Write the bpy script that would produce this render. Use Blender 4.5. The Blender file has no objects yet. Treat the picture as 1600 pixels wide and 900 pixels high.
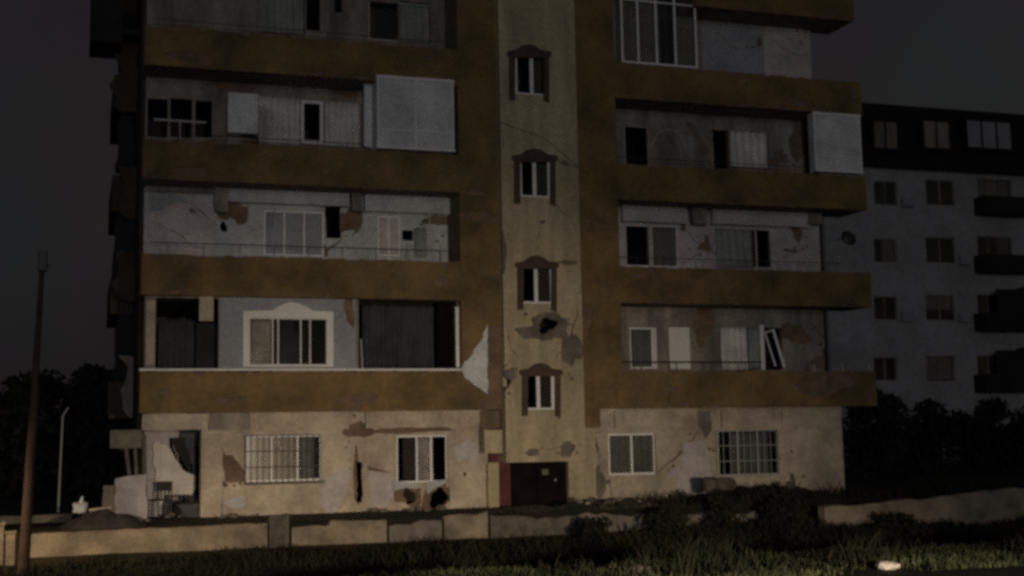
import bpy, bmesh, math, random
from mathutils import Vector, Matrix, noise
from mathutils.geometry import delaunay_2d_cdt
random.seed(7)
R = math.radians
S = bpy.context.scene
COL = S.collection

# ------------------------------------------------------------------ camera
FPX, YAW, PIT, ROL = 2048.65, 0.3235116, 0.118279, -0.018968
CX, CY, CZ = -1.5766, -34.2626, 1.7146
fw = Vector((math.sin(YAW)*math.cos(PIT), math.cos(YAW)*math.cos(PIT), math.sin(PIT)))
rt = Vector((math.cos(YAW), -math.sin(YAW), 0)); up = rt.cross(fw)
r2 = math.cos(ROL)*rt + math.sin(ROL)*up; u2 = -math.sin(ROL)*rt + math.cos(ROL)*up
cd = bpy.data.cameras.new('camera'); cam = bpy.data.objects.new('camera', cd); COL.objects.link(cam)
m = Matrix((r2, u2, -fw)).transposed().to_4x4(); m.translation = Vector((CX, CY, CZ)); cam.matrix_world = m
cd.sensor_width = 36; cd.lens = FPX/1600*36; cd.clip_end = 800
S.camera = cam
S.render.resolution_x, S.render.resolution_y = 1024, 576

# ------------------------------------------------------------------ sky, lights, exposure
W = bpy.data.worlds.new('World'); S.world = W; W.use_nodes = True
nt = W.node_tree; nt.nodes.clear()
out = nt.nodes.new('ShaderNodeOutputWorld'); bg = nt.nodes.new('ShaderNodeBackground')
tc = nt.nodes.new('ShaderNodeTexCoord'); sx = nt.nodes.new('ShaderNodeSeparateXYZ')
rp = nt.nodes.new('ShaderNodeValToRGB'); nz = nt.nodes.new('ShaderNodeTexNoise'); mx = nt.nodes.new('ShaderNodeMixRGB')
rp.color_ramp.elements[0].position = 0.0; rp.color_ramp.elements[0].color = (0.0120, 0.0075, 0.0095, 1)
rp.color_ramp.elements[1].position = 0.5; rp.color_ramp.elements[1].color = (0.0158, 0.0130, 0.0165, 1)
e = rp.color_ramp.elements.new(0.16); e.color = (0.0160, 0.0155, 0.0165, 1)
nz.inputs['Scale'].default_value = 3.4; nz.inputs['Detail'].default_value = 5
mx.blend_type = 'OVERLAY'; mx.inputs[0].default_value = 0.55
nt.links.new(tc.outputs['Generated'], sx.inputs[0]); nt.links.new(sx.outputs['Z'], rp.inputs[0])
nt.links.new(tc.outputs['Generated'], nz.inputs['Vector'])
nt.links.new(rp.outputs[0], mx.inputs[1]); nt.links.new(nz.outputs['Color'], mx.inputs[2])
nt.links.new(mx.outputs[0], bg.inputs[0]); bg.inputs[1].default_value = 0.92
nt.links.new(bg.outputs[0], out.inputs[0])

def light(name, kind, loc, target, energy, color, **kw):
    l = bpy.data.lights.new(name, kind); l.energy = energy; l.color = color
    for k, v in kw.items(): setattr(l, k, v)
    o = bpy.data.objects.new(name, l); COL.objects.link(o); o.location = loc
    o.rotation_euler = (Vector(target)-Vector(loc)).to_track_quat('-Z', 'Y').to_euler()
    return o
light('low_beam_light', 'SPOT', (4.5, -38.0, 1.7), (7.6, 0, -5.5), 18000, (1.0, 0.83, 0.60), spot_size=R(48), spot_blend=1.0, shadow_soft_size=0.25)
light('street_light', 'SPOT', (-7.2, -9.2, 2.6), (-0.6, -4.0, -1.6), 1900, (1.0, 0.72, 0.42), spot_size=R(54), spot_blend=1.0, shadow_soft_size=0.2)
light('town_glow', 'SUN', (-22, -60, 2), (4, 0, -3), 0.095, (0.97, 0.98, 1.0), angle=R(9))
light('soffit_fill_light', 'POINT', (-1.0, -52, 2.6), (0, 0, 0), 5200, (0.98, 0.97, 0.97), shadow_soft_size=0.5)  # added fill from low down, brightens balcony soffits and upper floors
S.view_settings.view_transform = 'Standard'; S.view_settings.look = 'None'
S.view_settings.exposure = 0.1; S.view_settings.gamma = 1; S.view_settings.use_curve_mapping = False
S.cycles.filter_width = 3.3
S.cycles.max_bounces = 5
S.cycles.use_denoising = False

# ------------------------------------------------------------------ measuring helpers
def at(px, py, Y):
    """pixel of the 1600x900 photograph -> (X, Z) on the upright plane at depth Y"""
    d = fw + r2*((px-800)/FPX) - u2*((py-450)/FPX)
    t = (Y-CY)/d.y
    return (CX+d.x*t, CZ+d.z*t)
def rect(x0, y0, x1, y1, Y):
    ym, xm = (y0+y1)/2, (x0+x1)/2
    a, b = at(x0, ym, Y)[0], at(x1, ym, Y)[0]
    t, s = at(xm, y0, Y)[1], at(xm, y1, Y)[1]
    return [(a, s), (b, s), (b, t), (a, t)]
def poly(pts, Y): return [at(x, y, Y) for x, y in pts]
def jag(p, step=0.12, amp=0.04, seed=0):
    rr = random.Random(seed); q = []
    for i in range(len(p)):
        a, b = Vector(p[i]), Vector(p[(i+1) % len(p)])
        n = max(1, int((b-a).length/step))
        for k in range(n):
            v = a.lerp(b, k/n); q.append((v.x+rr.uniform(-amp, amp), v.y+rr.uniform(-amp, amp)))
    return q
def blob(cx, cz, rx, rz, seed, n=22, rough=0.28):
    rr = random.Random(seed); ph = [rr.uniform(0, 6.28) for _ in range(4)]; q = []
    for i in range(n):
        a = 2*math.pi*i/n
        k = 1+rough*(0.5*math.sin(2*a+ph[0])+0.35*math.sin(3*a+ph[1])+0.3*math.sin(5*a+ph[2]))+rr.uniform(-.09, .09)
        q.append((cx+rx*k*math.cos(a), cz+rz*k*math.sin(a)))
    m_ = min(rx, rz)
    return jag(q, max(.03, m_*.16), m_*.07, seed)
def chips(px, py, wpx, hpx, Y, n, seed):
    rr = random.Random(seed*31+5); o = []
    for i in range(n):
        a = rr.uniform(0, 6.28); k = rr.uniform(.55, .95); w_ = rr.uniform(2.5, 7)
        o.append(pblob(px+wpx*k*math.cos(a), py+hpx*k*math.sin(a), w_, w_*rr.uniform(.4, 1.1), Y, seed*7+i, .4))
    return o
def crack(pts, Y, w=.018, seed=0):
    rr = random.Random(seed); P = [Vector(at(x, y, Y)) for x, y in pts]; L_ = []
    for a, b in zip(P, P[1:]):
        n = max(2, int((b-a).length/.13))
        for k in range(n):
            v = a.lerp(b, k/n); L_.append(Vector((v.x+rr.uniform(-.035, .035), v.y+rr.uniform(-.035, .035))))
    L_.append(P[-1]); up_, dn = [], []
    for i, v in enumerate(L_):
        d = (L_[min(i+1, len(L_)-1)]-L_[max(i-1, 0)]).normalized(); n_ = Vector((-d.y, d.x)); k = w*rr.uniform(.3, 1.3)*(.35+min(i, len(L_)-1-i)/len(L_)*2)
        up_.append(tuple(v+n_*k)); dn.append(tuple(v-n_*k))
    return up_+dn[::-1]
def pblob(px, py, wpx, hpx, Y, seed, rough=0.28):
    c = at(px, py, Y); s = (Y-CY)/FPX/math.cos(0.25)
    return blob(c[0], c[1], wpx*s/2, hpx*s/2, seed, rough=rough)

# ------------------------------------------------------------------ materials
def mat(name, col, rough=0.85, var=0.25, scale=1.5, col2=None, mixscale=None, bump=0.15, spec=0.3, metal=0.0, streak=False):
    M = bpy.data.materials.new(name); M.use_nodes = True; n = M.node_tree.nodes; L = M.node_tree.links
    b = n['Principled BSDF']; b.inputs['Roughness'].default_value = rough
    b.inputs['Specular IOR Level'].default_value = spec; b.inputs['Metallic'].default_value = metal
    t = n.new('ShaderNodeTexCoord'); mp = n.new('ShaderNodeMapping')
    L.new(t.outputs['Object'], mp.inputs[0])
    a = n.new('ShaderNodeTexNoise'); a.inputs['Scale'].default_value = scale; a.inputs['Detail'].default_value = 6
    a.inputs['Roughness'].default_value = 0.62
    if streak: mp.inputs['Scale'].default_value = (1.6, 1.6, 0.45)
    L.new(mp.outputs[0], a.inputs['Vector'])
    r = n.new('ShaderNodeValToRGB'); r.color_ramp.elements[0].position = 0.34; r.color_ramp.elements[1].position = 0.66
    c = Vector(col)
    c2 = Vector(col2) if col2 else c*(1-var)
    r.color_ramp.elements[0].color = (*c2, 1); r.color_ramp.elements[1].color = (*(c*(1+var*0.35)), 1)
    L.new(a.outputs['Fac'], r.inputs[0])
    f = n.new('ShaderNodeTexNoise'); f.inputs['Scale'].default_value = 9*scale; f.inputs['Detail'].default_value = 4
    L.new(t.outputs['Object'], f.inputs['Vector'])
    mxx = n.new('ShaderNodeMixRGB'); mxx.blend_type = 'OVERLAY'; mxx.inputs[0].default_value = 0.35
    L.new(r.outputs[0], mxx.inputs[1]); L.new(f.outputs['Fac'], mxx.inputs[2]); L.new(mxx.outputs[0], b.inputs['Base Color'])
    if streak:
        m2 = n.new('ShaderNodeMapping'); m2.inputs['Scale'].default_value = (3.2, 3.2, .5); L.new(t.outputs['Object'], m2.inputs[0])
        s2 = n.new('ShaderNodeTexNoise'); s2.inputs['Scale'].default_value = 1.0; s2.inputs['Detail'].default_value = 5; L.new(m2.outputs[0], s2.inputs['Vector'])
        r2_ = n.new('ShaderNodeMapRange'); r2_.inputs['From Min'].default_value = .3; r2_.inputs['From Max'].default_value = .68
        r2_.inputs['To Min'].default_value = .80; r2_.inputs['To Max'].default_value = 1.08; L.new(s2.outputs['Fac'], r2_.inputs['Value'])
        m3 = n.new('ShaderNodeVectorMath'); m3.operation = 'SCALE'; L.new(mxx.outputs[0], m3.inputs[0]); L.new(r2_.outputs[0], m3.inputs['Scale'])
        L.new(m3.outputs[0], b.inputs['Base Color'])
    if bump:
        bp = n.new('ShaderNodeBump'); bp.inputs['Strength'].default_value = bump; bp.inputs['Distance'].default_value = 0.05
        L.new(f.outputs['Fac'], bp.inputs['Height']); L.new(bp.outputs[0], b.inputs['Normal'])
    return M
M = {}
M['cream']  = mat('cream_plaster', (0.49, 0.41, 0.31), var=0.3, scale=1.0, col2=(0.29, 0.235, 0.18))
M['tower']  = mat('tower_plaster', (0.44, 0.365, 0.24), var=0.3, scale=0.8, streak=True)
M['ochre']  = mat('ochre_paint', (0.200, 0.126, 0.053), var=0.5, scale=0.75, col2=(0.085, 0.064, 0.029))
M['rose']   = mat('rose_grey_plaster', (0.48, 0.425, 0.415), var=0.25, scale=1.0)
M['grey']   = mat('blue_grey_plaster', (0.30, 0.30, 0.32), var=0.2, scale=0.9)
M['pale']   = mat('pale_plaster', (0.46, 0.46, 0.45), var=0.25, scale=0.8)
M['tan']    = mat('tan_plaster', (0.30, 0.255, 0.215), var=0.3, col2=(0.13, 0.11, 0.095), scale=0.9, streak=True)
M['white']  = mat('white_paint', (0.72, 0.70, 0.66), var=0.12, scale=1.2, rough=0.6, bump=0.03)
M['frame']  = mat('white_window_frame', (0.75, 0.73, 0.72), var=0.1, scale=2, rough=0.45, bump=0)
M['pvc']    = mat('white_panel', (0.60, 0.61, 0.62), var=0.3, scale=1.1, rough=0.5, bump=0.02)
M['brown']  = mat('brown_moulding', (0.085, 0.055, 0.042), var=0.3, scale=3)
M['side']   = mat('shaded_side_plaster', (0.05, 0.033, 0.022), var=0.4, scale=1.2)  # shade of the unlit left flank is put into this dark colour
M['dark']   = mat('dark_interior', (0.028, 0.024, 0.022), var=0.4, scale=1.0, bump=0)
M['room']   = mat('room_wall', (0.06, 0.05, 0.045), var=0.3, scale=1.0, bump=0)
M['conc']   = mat('bare_concrete', (0.17, 0.145, 0.12), var=0.4, scale=2.5, bump=0.4)
M['wallc']  = mat('retaining_wall_concrete', (0.24, 0.195, 0.14), var=0.5, scale=1.6, bump=0.4)
M['rubble'] = mat('rubble', (0.12, 0.10, 0.08), var=0.5, scale=4, bump=0.4)
M['metal']  = mat('pale_metal', (0.42, 0.40, 0.39), var=0.1, scale=3, rough=0.6, bump=0)
M['dmetal'] = mat('dark_metal', (0.05, 0.045, 0.045), var=0.2, scale=3, rough=0.5, bump=0)
M['red']    = mat('red_paint', (0.12, 0.020, 0.018), var=0.5, scale=2.2, rough=0.6, bump=0.1)
M['gate']   = mat('dark_gate', (0.012, 0.007, 0.007), var=0.5, scale=2.0, spec=.05, rough=0.8, bump=0.1)
M['wood']   = mat('pole_wood', (0.045, 0.028, 0.021), var=0.4, scale=3, bump=0.4)
M['curt']   = mat('curtain_cloth', (0.62, 0.59, 0.56), var=0.3, scale=1.5, rough=0.95, bump=0)
M['curtg']  = mat('green_grey_curtain', (0.27, 0.275, 0.255), var=0.3, scale=1.5, rough=0.95, bump=0)
M['curtd']  = mat('dark_blue_curtain', (0.055, 0.058, 0.064), var=0.4, scale=1.8, rough=0.95, bump=0)
M['cloth']  = mat('white_cloth', (0.70, 0.63, 0.56), var=0.2, scale=2, rough=0.95, bump=0)
M['far']    = mat('neighbour_plaster', (0.37, 0.355, 0.37), var=0.25, scale=0.35)
M['mans']   = mat('black_mansard', (0.012, 0.012, 0.013), var=0.3, scale=1, rough=0.7)
M['leaf']   = mat('dark_leaves', (0.018, 0.018, 0.014), var=0.5, scale=2.0, rough=0.7, bump=0)
M['leafb']  = mat('black_green_leaves', (0.014, 0.018, 0.011), var=0.5, scale=2.0, rough=0.8, bump=0)
M['weed']   = mat('weed_leaves', (0.022, 0.020, 0.010), var=0.6, scale=1.1, rough=0.9, bump=0)
M['grass']  = mat('grass_blades', (0.090, 0.090, 0.042), var=0.55, scale=0.9, rough=0.8, bump=0)
M['bark']   = mat('bark', (0.04, 0.03, 0.022), var=0.4, scale=4, bump=0.4)
M['furn']   = mat('dark_furniture', (0.06, 0.045, 0.035), var=0.3, scale=3, rough=0.5)
M['tarp']   = mat('dark_tarp', (0.018, 0.016, 0.019), var=0.4, scale=2)
# brick seen where the plaster fell off
def brick():
    X = bpy.data.materials.new('exposed_brick'); X.use_nodes = True; n = X.node_tree.nodes; L = X.node_tree.links
    b = n['Principled BSDF']; b.inputs['Roughness'].default_value = 0.95
    t = n.new('ShaderNodeTexCoord'); mp = n.new('ShaderNodeMapping'); mp.inputs['Rotation'].default_value = (R(90), 0, 0)
    L.new(t.outputs['Object'], mp.inputs[0]); br = n.new('ShaderNodeTexBrick'); L.new(mp.outputs[0], br.inputs['Vector'])
    br.inputs['Color1'].default_value = (0.20, 0.105, 0.06, 1); br.inputs['Color2'].default_value = (0.13, 0.085, 0.055, 1)
    br.inputs['Mortar'].default_value = (0.17, 0.14, 0.11, 1); br.inputs['Scale'].default_value = 2.6
    br.inputs['Mortar Size'].default_value = 0.03
    nn = n.new('ShaderNodeTexNoise'); nn.inputs['Scale'].default_value = 2.5; nn.inputs['Detail'].default_value = 5
    L.new(t.outputs['Object'], nn.inputs['Vector'])
    k = n.new('ShaderNodeMixRGB'); k.blend_type = 'OVERLAY'; k.inputs[0].default_value = 0.7
    L.new(br.outputs['Color'], k.inputs[1]); L.new(nn.outputs['Fac'], k.inputs[2]); L.new(k.outputs[0], b.inputs['Base Color'])
    bp = n.new('ShaderNodeBump'); bp.inputs['Strength'].default_value = 0.5; bp.inputs['Distance'].default_value = 0.04
    L.new(br.outputs['Fac'], bp.inputs['Height']); L.new(bp.outputs[0], b.inputs['Normal'])
    return X
M['brick'] = brick()
def glass():
    X = bpy.data.materials.new('window_glass'); X.use_nodes = True; n = X.node_tree.nodes; L = X.node_tree.links; n.clear()
    o = n.new('ShaderNodeOutputMaterial'); mi = n.new('ShaderNodeMixShader'); tr = n.new('ShaderNodeBsdfTransparent'); g = n.new('ShaderNodeBsdfGlossy')
    tr.inputs[0].default_value = (0.90, 0.89, 0.87, 1); g.inputs['Roughness'].default_value = 0.08
    nn = n.new('ShaderNodeTexNoise'); nn.inputs['Scale'].default_value = 1.5
    mr = n.new('ShaderNodeMapRange'); mr.inputs['To Min'].default_value = 0.07; mr.inputs['To Max'].default_value = 0.2
    L.new(nn.outputs['Fac'], mr.inputs['Value']); L.new(mr.outputs[0], mi.inputs[0])
    L.new(tr.outputs[0], mi.inputs[1]); L.new(g.outputs[0], mi.inputs[2]); L.new(mi.outputs[0], o.inputs[0])
    return X
M['glass'] = glass()
# ground: soil with patches of thin grass
def soil():
    X = mat('soil', (0.030, 0.023, 0.015), var=0.5, scale=0.6, col2=(0.01, 0.01, 0.006), bump=0.5)
    return X
M['soil'] = soil()

# ------------------------------------------------------------------ mesh helpers
class MB:
    def __init__(s): s.bm = bmesh.new()
    def plate(s, outer, holes, y0, th):
        vs, es, polys = [], [], [outer]+list(holes)
        for p in polys:
            b = len(vs); vs += [Vector(q) for q in p]
            es += [(b+i, b+(i+1) % len(p)) for i in range(len(p))]
        co, _, tris, *_ = delaunay_2d_cdt(vs, es, [], 0, 1e-5)
        def inside(c, p):
            k = False; n = len(p)
            for i in range(n):
                x1, z1 = p[i]; x2, z2 = p[i-1]
                if (z1 > c[1]) != (z2 > c[1]) and c[0] < (x2-x1)*(c[1]-z1)/(z2-z1)+x1: k = not k
            return k
        keep = []
        for t in tris:
            c = sum((co[i] for i in t), Vector((0, 0)))/len(t)
            if inside(c, outer) and not any(inside(c, h) for h in holes): keep.append(t)
        f = {}; g = {}
        def v(d, i, y):
            if i not in d: d[i] = s.bm.verts.new((co[i].x, y, co[i].y))
            return d[i]
        cnt = {}
        for t in keep:
            for i in range(3):
                k = (t[i], t[(i+1) % 3]); cnt[tuple(sorted(k))] = cnt.get(tuple(sorted(k)), 0)+1
        for t in keep:
            s.bm.faces.new([v(f, i, y0) for i in t]); s.bm.faces.new([v(g, i, y0+th) for i in reversed(t)])
        for t in keep:
            for i in range(3):
                a, b = t[i], t[(i+1) % 3]
                if cnt[tuple(sorted((a, b)))] == 1: s.bm.faces.new([f[b], f[a], g[a], g[b]])
        return s
    def box(s, x0, x1, y0, y1, z0, z1, M4=None):
        r = bmesh.ops.create_cube(s.bm, size=1)['verts']
        for v in r:
            v.co = Vector((x0+(v.co.x+.5)*(x1-x0), y0+(v.co.y+.5)*(y1-y0), z0+(v.co.z+.5)*(z1-z0)))
            if M4: v.co = M4 @ v.co
        return s
    def rbox(s, p, y0, y1):          # p from rect()
        return s.box(p[0][0], p[1][0], y0, y1, p[0][1], p[2][1])
    def bar(s, a, b, r, r2=None, n=8):
        a, b = Vector(a), Vector(b); r2 = r if r2 is None else r2
        d = b-a; q = d.to_track_quat('Z', 'Y').to_matrix().to_4x4(); q.translation = (a+b)/2
        bmesh.ops.create_cone(s.bm, cap_ends=True, segments=n, radius1=r, radius2=r2, depth=d.length, matrix=q)
        return s
    def rock(s, c, r, seed, flat=0.6):
        rr = random.Random(seed); vs = bmesh.ops.create_icosphere(s.bm, subdivisions=2, radius=1)['verts']
        off = Vector((rr.uniform(0, 50), rr.uniform(0, 50), 0)); rx = (r*rr.uniform(.8, 1.3), r*rr.uniform(.8, 1.2), r*flat*rr.uniform(.8, 1.2))
        rot = Matrix.Rotation(rr.uniform(0, 6.28), 3, 'Z')
        for v in vs:
            k = 1+0.45*noise.noise(v.co*1.3+off)+0.12*noise.noise(v.co*4+off)
            p = Vector((max(-.72, min(.72, v.co.x))*rx[0]*k, max(-.75, min(.75, v.co.y))*rx[1]*k, max(-.7, min(.7, v.co.z))*rx[2]*k))
            v.co = rot @ p + Vector(c)
        return s
    def build(s, name, m, parent=None, smooth=False, bevel=0):
        bmesh.ops.recalc_face_normals(s.bm, faces=s.bm.faces)
        me = bpy.data.meshes.new(name); s.bm.to_mesh(me); s.bm.free()
        if smooth:
            for p in me.polygons: p.use_smooth = True
        me.materials.append(m); o = bpy.data.objects.new(name, me); COL.objects.link(o)
        if parent: o.parent = parent
        if bevel:
            bv = o.modifiers.new('bevel', 'BEVEL'); bv.width = bevel; bv.segments = 1; bv.limit_method = 'ANGLE'
        return o
def tag(o, label=None, cat=None, group=None, kind=None):
    if label: o['label'] = label
    if cat: o['category'] = cat
    if group: o['group'] = group
    if kind: o['kind'] = kind
    return o
def thing(name, label, cat, loc=(0, 0, 0), group=None):
    o = bpy.data.objects.new(name, None); COL.objects.link(o); o.location = loc; o.empty_display_size = 0.3
    return tag(o, label, cat, group)

# ------------------------------------------------------------------ ground
def gz(x, y):
    # level terrace under the building, a hollow in front of its low wall, a grassy crest nearer the camera
    if y > -3.3: z = 0.0
    else:
        t = min(1, (-3.3-y)/0.25); z = -0.62*t
        if y < -5:
            u = min(1, (-5-y)/4.0); z = -0.62-0.38*(3*u*u-2*u**3)
        if y < -11:
            u = min(1, (-11-y)/4.2); z = -1.0+0.78*(3*u*u-2*u**3)
        if y < -15.2:
            z = -0.22+min(0.3, (-15.2-y)*0.02)
        if x < 3 and y < -4:
            k = min(1, (3-x)/5); z = z*(1-k)+(-0.66+max(0, -10-y)*0.02)*k
        if x > 10 and y > -12:
            k = min(1, (x-10)/6)*max(0, min(1, (21-x)/4)); rise = 0.62*math.exp(-((y+4.2)/2.2)**2)
            z += k*rise*.25
    if -3.3 <= y < 1 or y < -3.3:
        z += 0.05*noise.noise(Vector((x*0.6, y*0.6, 0)))*(1 if y < -3.6 else 0.3)
    return z
def ground():
    xs = [-260, -120, -60, -30, -16] + [-12+0.5*i for i in range(92)] + [38, 50, 80, 150, 300]
    ys = [-200, -90, -50, -36] + [-30+1*i for i in range(10)] + [-20+0.35*i for i in range(47)] + [-3.5, -3.3, -3.0, -2, -1, 0, 4, 12, 30, 60, 120, 250, 400]
    ys = sorted(set(round(y, 3) for y in ys))
    bm = bmesh.new(); g = [[bm.verts.new((x, y, gz(x, y))) for x in xs] for y in ys]
    for j in range(len(ys)-1):
        for i in range(len(xs)-1): bm.faces.new((g[j][i], g[j][i+1], g[j+1][i+1], g[j+1][i]))
    b = MB(); b.bm.free(); b.bm = bm
    tag(b.build('ground', M['soil'], smooth=True), kind='structure')
ground()

# ------------------------------------------------------------------ main building
B = thing('apartment_building', 'earthquake damaged ochre and cream apartment block with central stair tower, nearest and largest building', 'building', (10.7, 0, 0))
BX = Matrix.Translation((-10.7, 0, 0))
def bpart(mb, name, m, parent=None, label=None, **kw):
    o = mb.build(name, m, None, **kw)
    o.parent = parent or B
    o.matrix_parent_inverse = BX if parent is None else Matrix()
    if label: o['label'] = label
    return o
# (children of parts inherit the part's frame, whose matrix equals world, so identity there)
XE = 21.49                                     # right end of the balconies
XW = 20.55                                     # right end of the walls
XL1 = at(720, 450, 0)[0]; TA = 9.56; TB = 11.87; XR0 = at(968, 400, 0)[0]
ZB = 3.71
def ztop(k): return ZB+3*k
def zbot(k): return ZB+3*k-1.07

# core: slabs, back and side walls, party walls, dark rooms
c = MB()
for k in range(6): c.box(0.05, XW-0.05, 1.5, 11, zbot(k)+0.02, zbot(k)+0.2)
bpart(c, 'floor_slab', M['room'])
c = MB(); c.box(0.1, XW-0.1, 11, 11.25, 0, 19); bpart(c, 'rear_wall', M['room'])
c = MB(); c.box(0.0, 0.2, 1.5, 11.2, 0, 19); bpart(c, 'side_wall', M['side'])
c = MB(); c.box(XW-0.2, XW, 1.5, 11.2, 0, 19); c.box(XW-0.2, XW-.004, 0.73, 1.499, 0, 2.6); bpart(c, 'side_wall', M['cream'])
c = MB()
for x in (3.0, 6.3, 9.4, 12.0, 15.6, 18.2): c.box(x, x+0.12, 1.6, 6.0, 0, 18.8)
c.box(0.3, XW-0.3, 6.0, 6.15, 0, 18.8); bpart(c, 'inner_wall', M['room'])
c = MB(); c.box(-0.4, XE+0.3, -0.3, 11.6, 19.02, 19.3); bpart(c, 'roof', M['dark'])

# flanking ochre wall strips beside the tower, with plaster torn off low on the left one
def strip(xa, xb, z0, z1, holes, nm='pier'):
    o = [(xa, z0), (xb, z0), (xb, z1), (xa, z1)]
    k = MB(); k.plate(o, [], 0.045, 1.4); bpart(k, nm, M['brick'])
    k = MB(); k.plate(o, holes, 0.0, 0.043); return bpart(k, 'render_coat', M['ochre'])
lh = [jag(poly([(765, 508), (748, 540), (721, 578), (728, 600), (752, 612), (790, 640), (800, 500)], 0), .15, .03, 3),
      pblob(752, 338, 70, 20, 0, 11), pblob(765, 655, 46, 60, 0, 12), pblob(740, 300, 40, 12, 0, 13)]
strip(XL1, TA+0.02, 2.66, 19, lh)
strip(TB-0.02, XR0, 2.66, 19, [pblob(940, 345, 50, 14, 0, 14), pblob(912, 505, 30, 60, 0, 15), pblob(905, 270, 26, 12, 0, 16)])
k = MB(); k.plate(jag(poly([(762, 506), (752, 530), (738, 552), (720, 576), (727, 592), (745, 603), (762, 616)], -0.02), .09, .022, 5), [], -0.03, 0.09)
bpart(k, 'loose_cladding', M['pvc'], label='white triangular slab of torn cladding beside the stair tower')

# bands: balcony slab + parapet per floor and wing
def balcony(k, xa, xb, m, ends=(True, True), holes=(), rail=None, cap=False, ret=False):
    z0, z1 = zbot(k), ztop(k)
    out_ = [(xa, z0), (xb, z0), (xb, z1), (xa, z1)]
    q = MB(); rr = random.Random(k*7+int(xa))
    # parapet outline with a chipped upper and lower edge
    n = 90; pts = []
    for i in range(n+1): pts.append((xa+(xb-xa)*i/n, z0+rr.choice((0, .01, .02, .03, .05, .09))*rr.random()))
    for i in range(n, -1, -1): pts.append((xa+(xb-xa)*i/n, z1-rr.choice((0, .01, .02, .03, .05))*rr.random()))
    hs_ = list(holes)
    for i in range(16):
        X_ = rr.uniform(xa+.3, xb-.3); Z_ = rr.choice((z0+rr.uniform(0, .12), z1-rr.uniform(0, .06), rr.uniform(z0, z1)))
        hs_.append(blob(X_, Z_, rr.uniform(.03, .22), rr.uniform(.02, .09), rr.randint(1, 9999), rough=.4))
    q.plate(pts, hs_, 0.0, 0.035)
    o = bpart(q, 'balcony', m)
    q = MB(); q.plate([(xa+.01, z0+.01), (xb-.01, z0+.01), (xb-.01, z1-.03), (xa+.01, z1-.03)], [], 0.037, 0.1)
    if ends[0]: q.box(xa+.005, xa+.12, 0.14, 1.2, z0+.02, z1-.04)
    if ends[1]: q.box(xb-.12, xb-.005, 0.14, 1.2, z0+.02, z1-.04)
    bpart(q, 'balcony_core', M['brick'], o)
    q = MB(); q.box(xa+.02, xb-.02, 0.139, 1.49, z0+.03, z0+.16); bpart(q, 'balcony_slab', M['conc'] if k else M['tan'], o)
    if cap:
        q = MB(); q.box(xa-.02, xb+.01, -0.03, 0.16, z1+.002, z1+.06); bpart(q, 'coping', M['white'], o)
    return o
hol = {0: [pblob(560, 625, 60, 26, 0, 21), pblob(360, 625, 44, 14, 0, 22)], 1: [pblob(690, 440, 24, 16, 0, 23)], 2: [pblob(300, 268, 60, 14, 0, 24)],
       3: [pblob(300, 90, 60, 20, 0, 25)], 4: []}
BL = {k: balcony(k, 0.0, XL1-0.003, M['ochre'], holes=hol[k], cap=(k == 0)) for k in range(5)}
holr = {0: [pblob(1290, 600, 120, 40, 0, 31)], 1: [], 2: [pblob(1180, 262, 60, 10, 0, 32)], 3: [pblob(1250, 160, 60, 16, 0, 33)], 4: []}
BR = {k: balcony(k, XR0+0.003, XE, M['ochre'], holes=holr[k]) for k in range(4)}
BR[4] = balcony(4, at(1088, 20, 0)[0], XE-0.1, M['ochre'])

# generic wall of one storey: plaster coat over brick core
def storey(xa, xb, z0, z1, Y, m, openings, damage=(), through=(), core='brick', name='wall'):
    o = [(xa, z0), (xb, z0), (xb, z1), (xa, z1)]
    q = MB(); q.plate(o, list(openings)+list(damage)+list(through), Y-0.035, 0.033); pl = bpart(q, name, m)
    q = MB(); q.plate(o, list(openings)+list(through), Y, 0.17); bpart(q, 'wall_core', M[core], pl)
    return pl
def win(x0, y0, x1, y1, Y, mull=(0.5,), fr=0.055, m='frame', pane=True, sill=False, rail=None, tilt=0, label=None):
    p = rect(x0, y0, x1, y1, Y); a, b, s, t = p[0][0], p[1][0], p[0][1], p[2][1]
    holes = []; ed = [a+fr]+[a+(b-a)*f for f in mull]+[b-fr]
    cuts = [(a+fr, None)]
    xs = [a+fr]
    for f in mull: xs += [a+(b-a)*f-fr*.5, a+(b-a)*f+fr*.5]
    xs.append(b-fr)
    for i in range(0, len(xs), 2):
        if rail:
            zm = s+(t-s)*rail
            holes.append([(xs[i], s+fr), (xs[i+1], s+fr), (xs[i+1], zm-fr*.35), (xs[i], zm-fr*.35)])
            holes.append([(xs[i], zm+fr*.35), (xs[i+1], zm+fr*.35), (xs[i+1], t-fr), (xs[i], t-fr)])
        else: holes.append([(xs[i], s+fr), (xs[i+1], s+fr), (xs[i+1], t-fr), (xs[i], t-fr)])
    q = MB(); q.plate([(a, s), (b, s), (b, t), (a, t)], holes, Y-0.0, 0.06); o = bpart(q, 'window', M[m])
    if label: o['label'] = label
    if pane:
        for i in range(0, len(xs), 2):
            if pane is True or (i//2) in pane:
                g = MB(); g.box(xs[i]-.01, xs[i+1]+.01, Y+.025, Y+.033, s+fr-.01, t-fr+.01); bpart(g, 'pane', M['glass'], o)
    if sill:
        g = MB(); g.box(a-.06, b+.06, Y-0.16, Y-0.002, s-.07, s-.005); bpart(g, 'sill', M['conc'], o)
    return o
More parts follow.
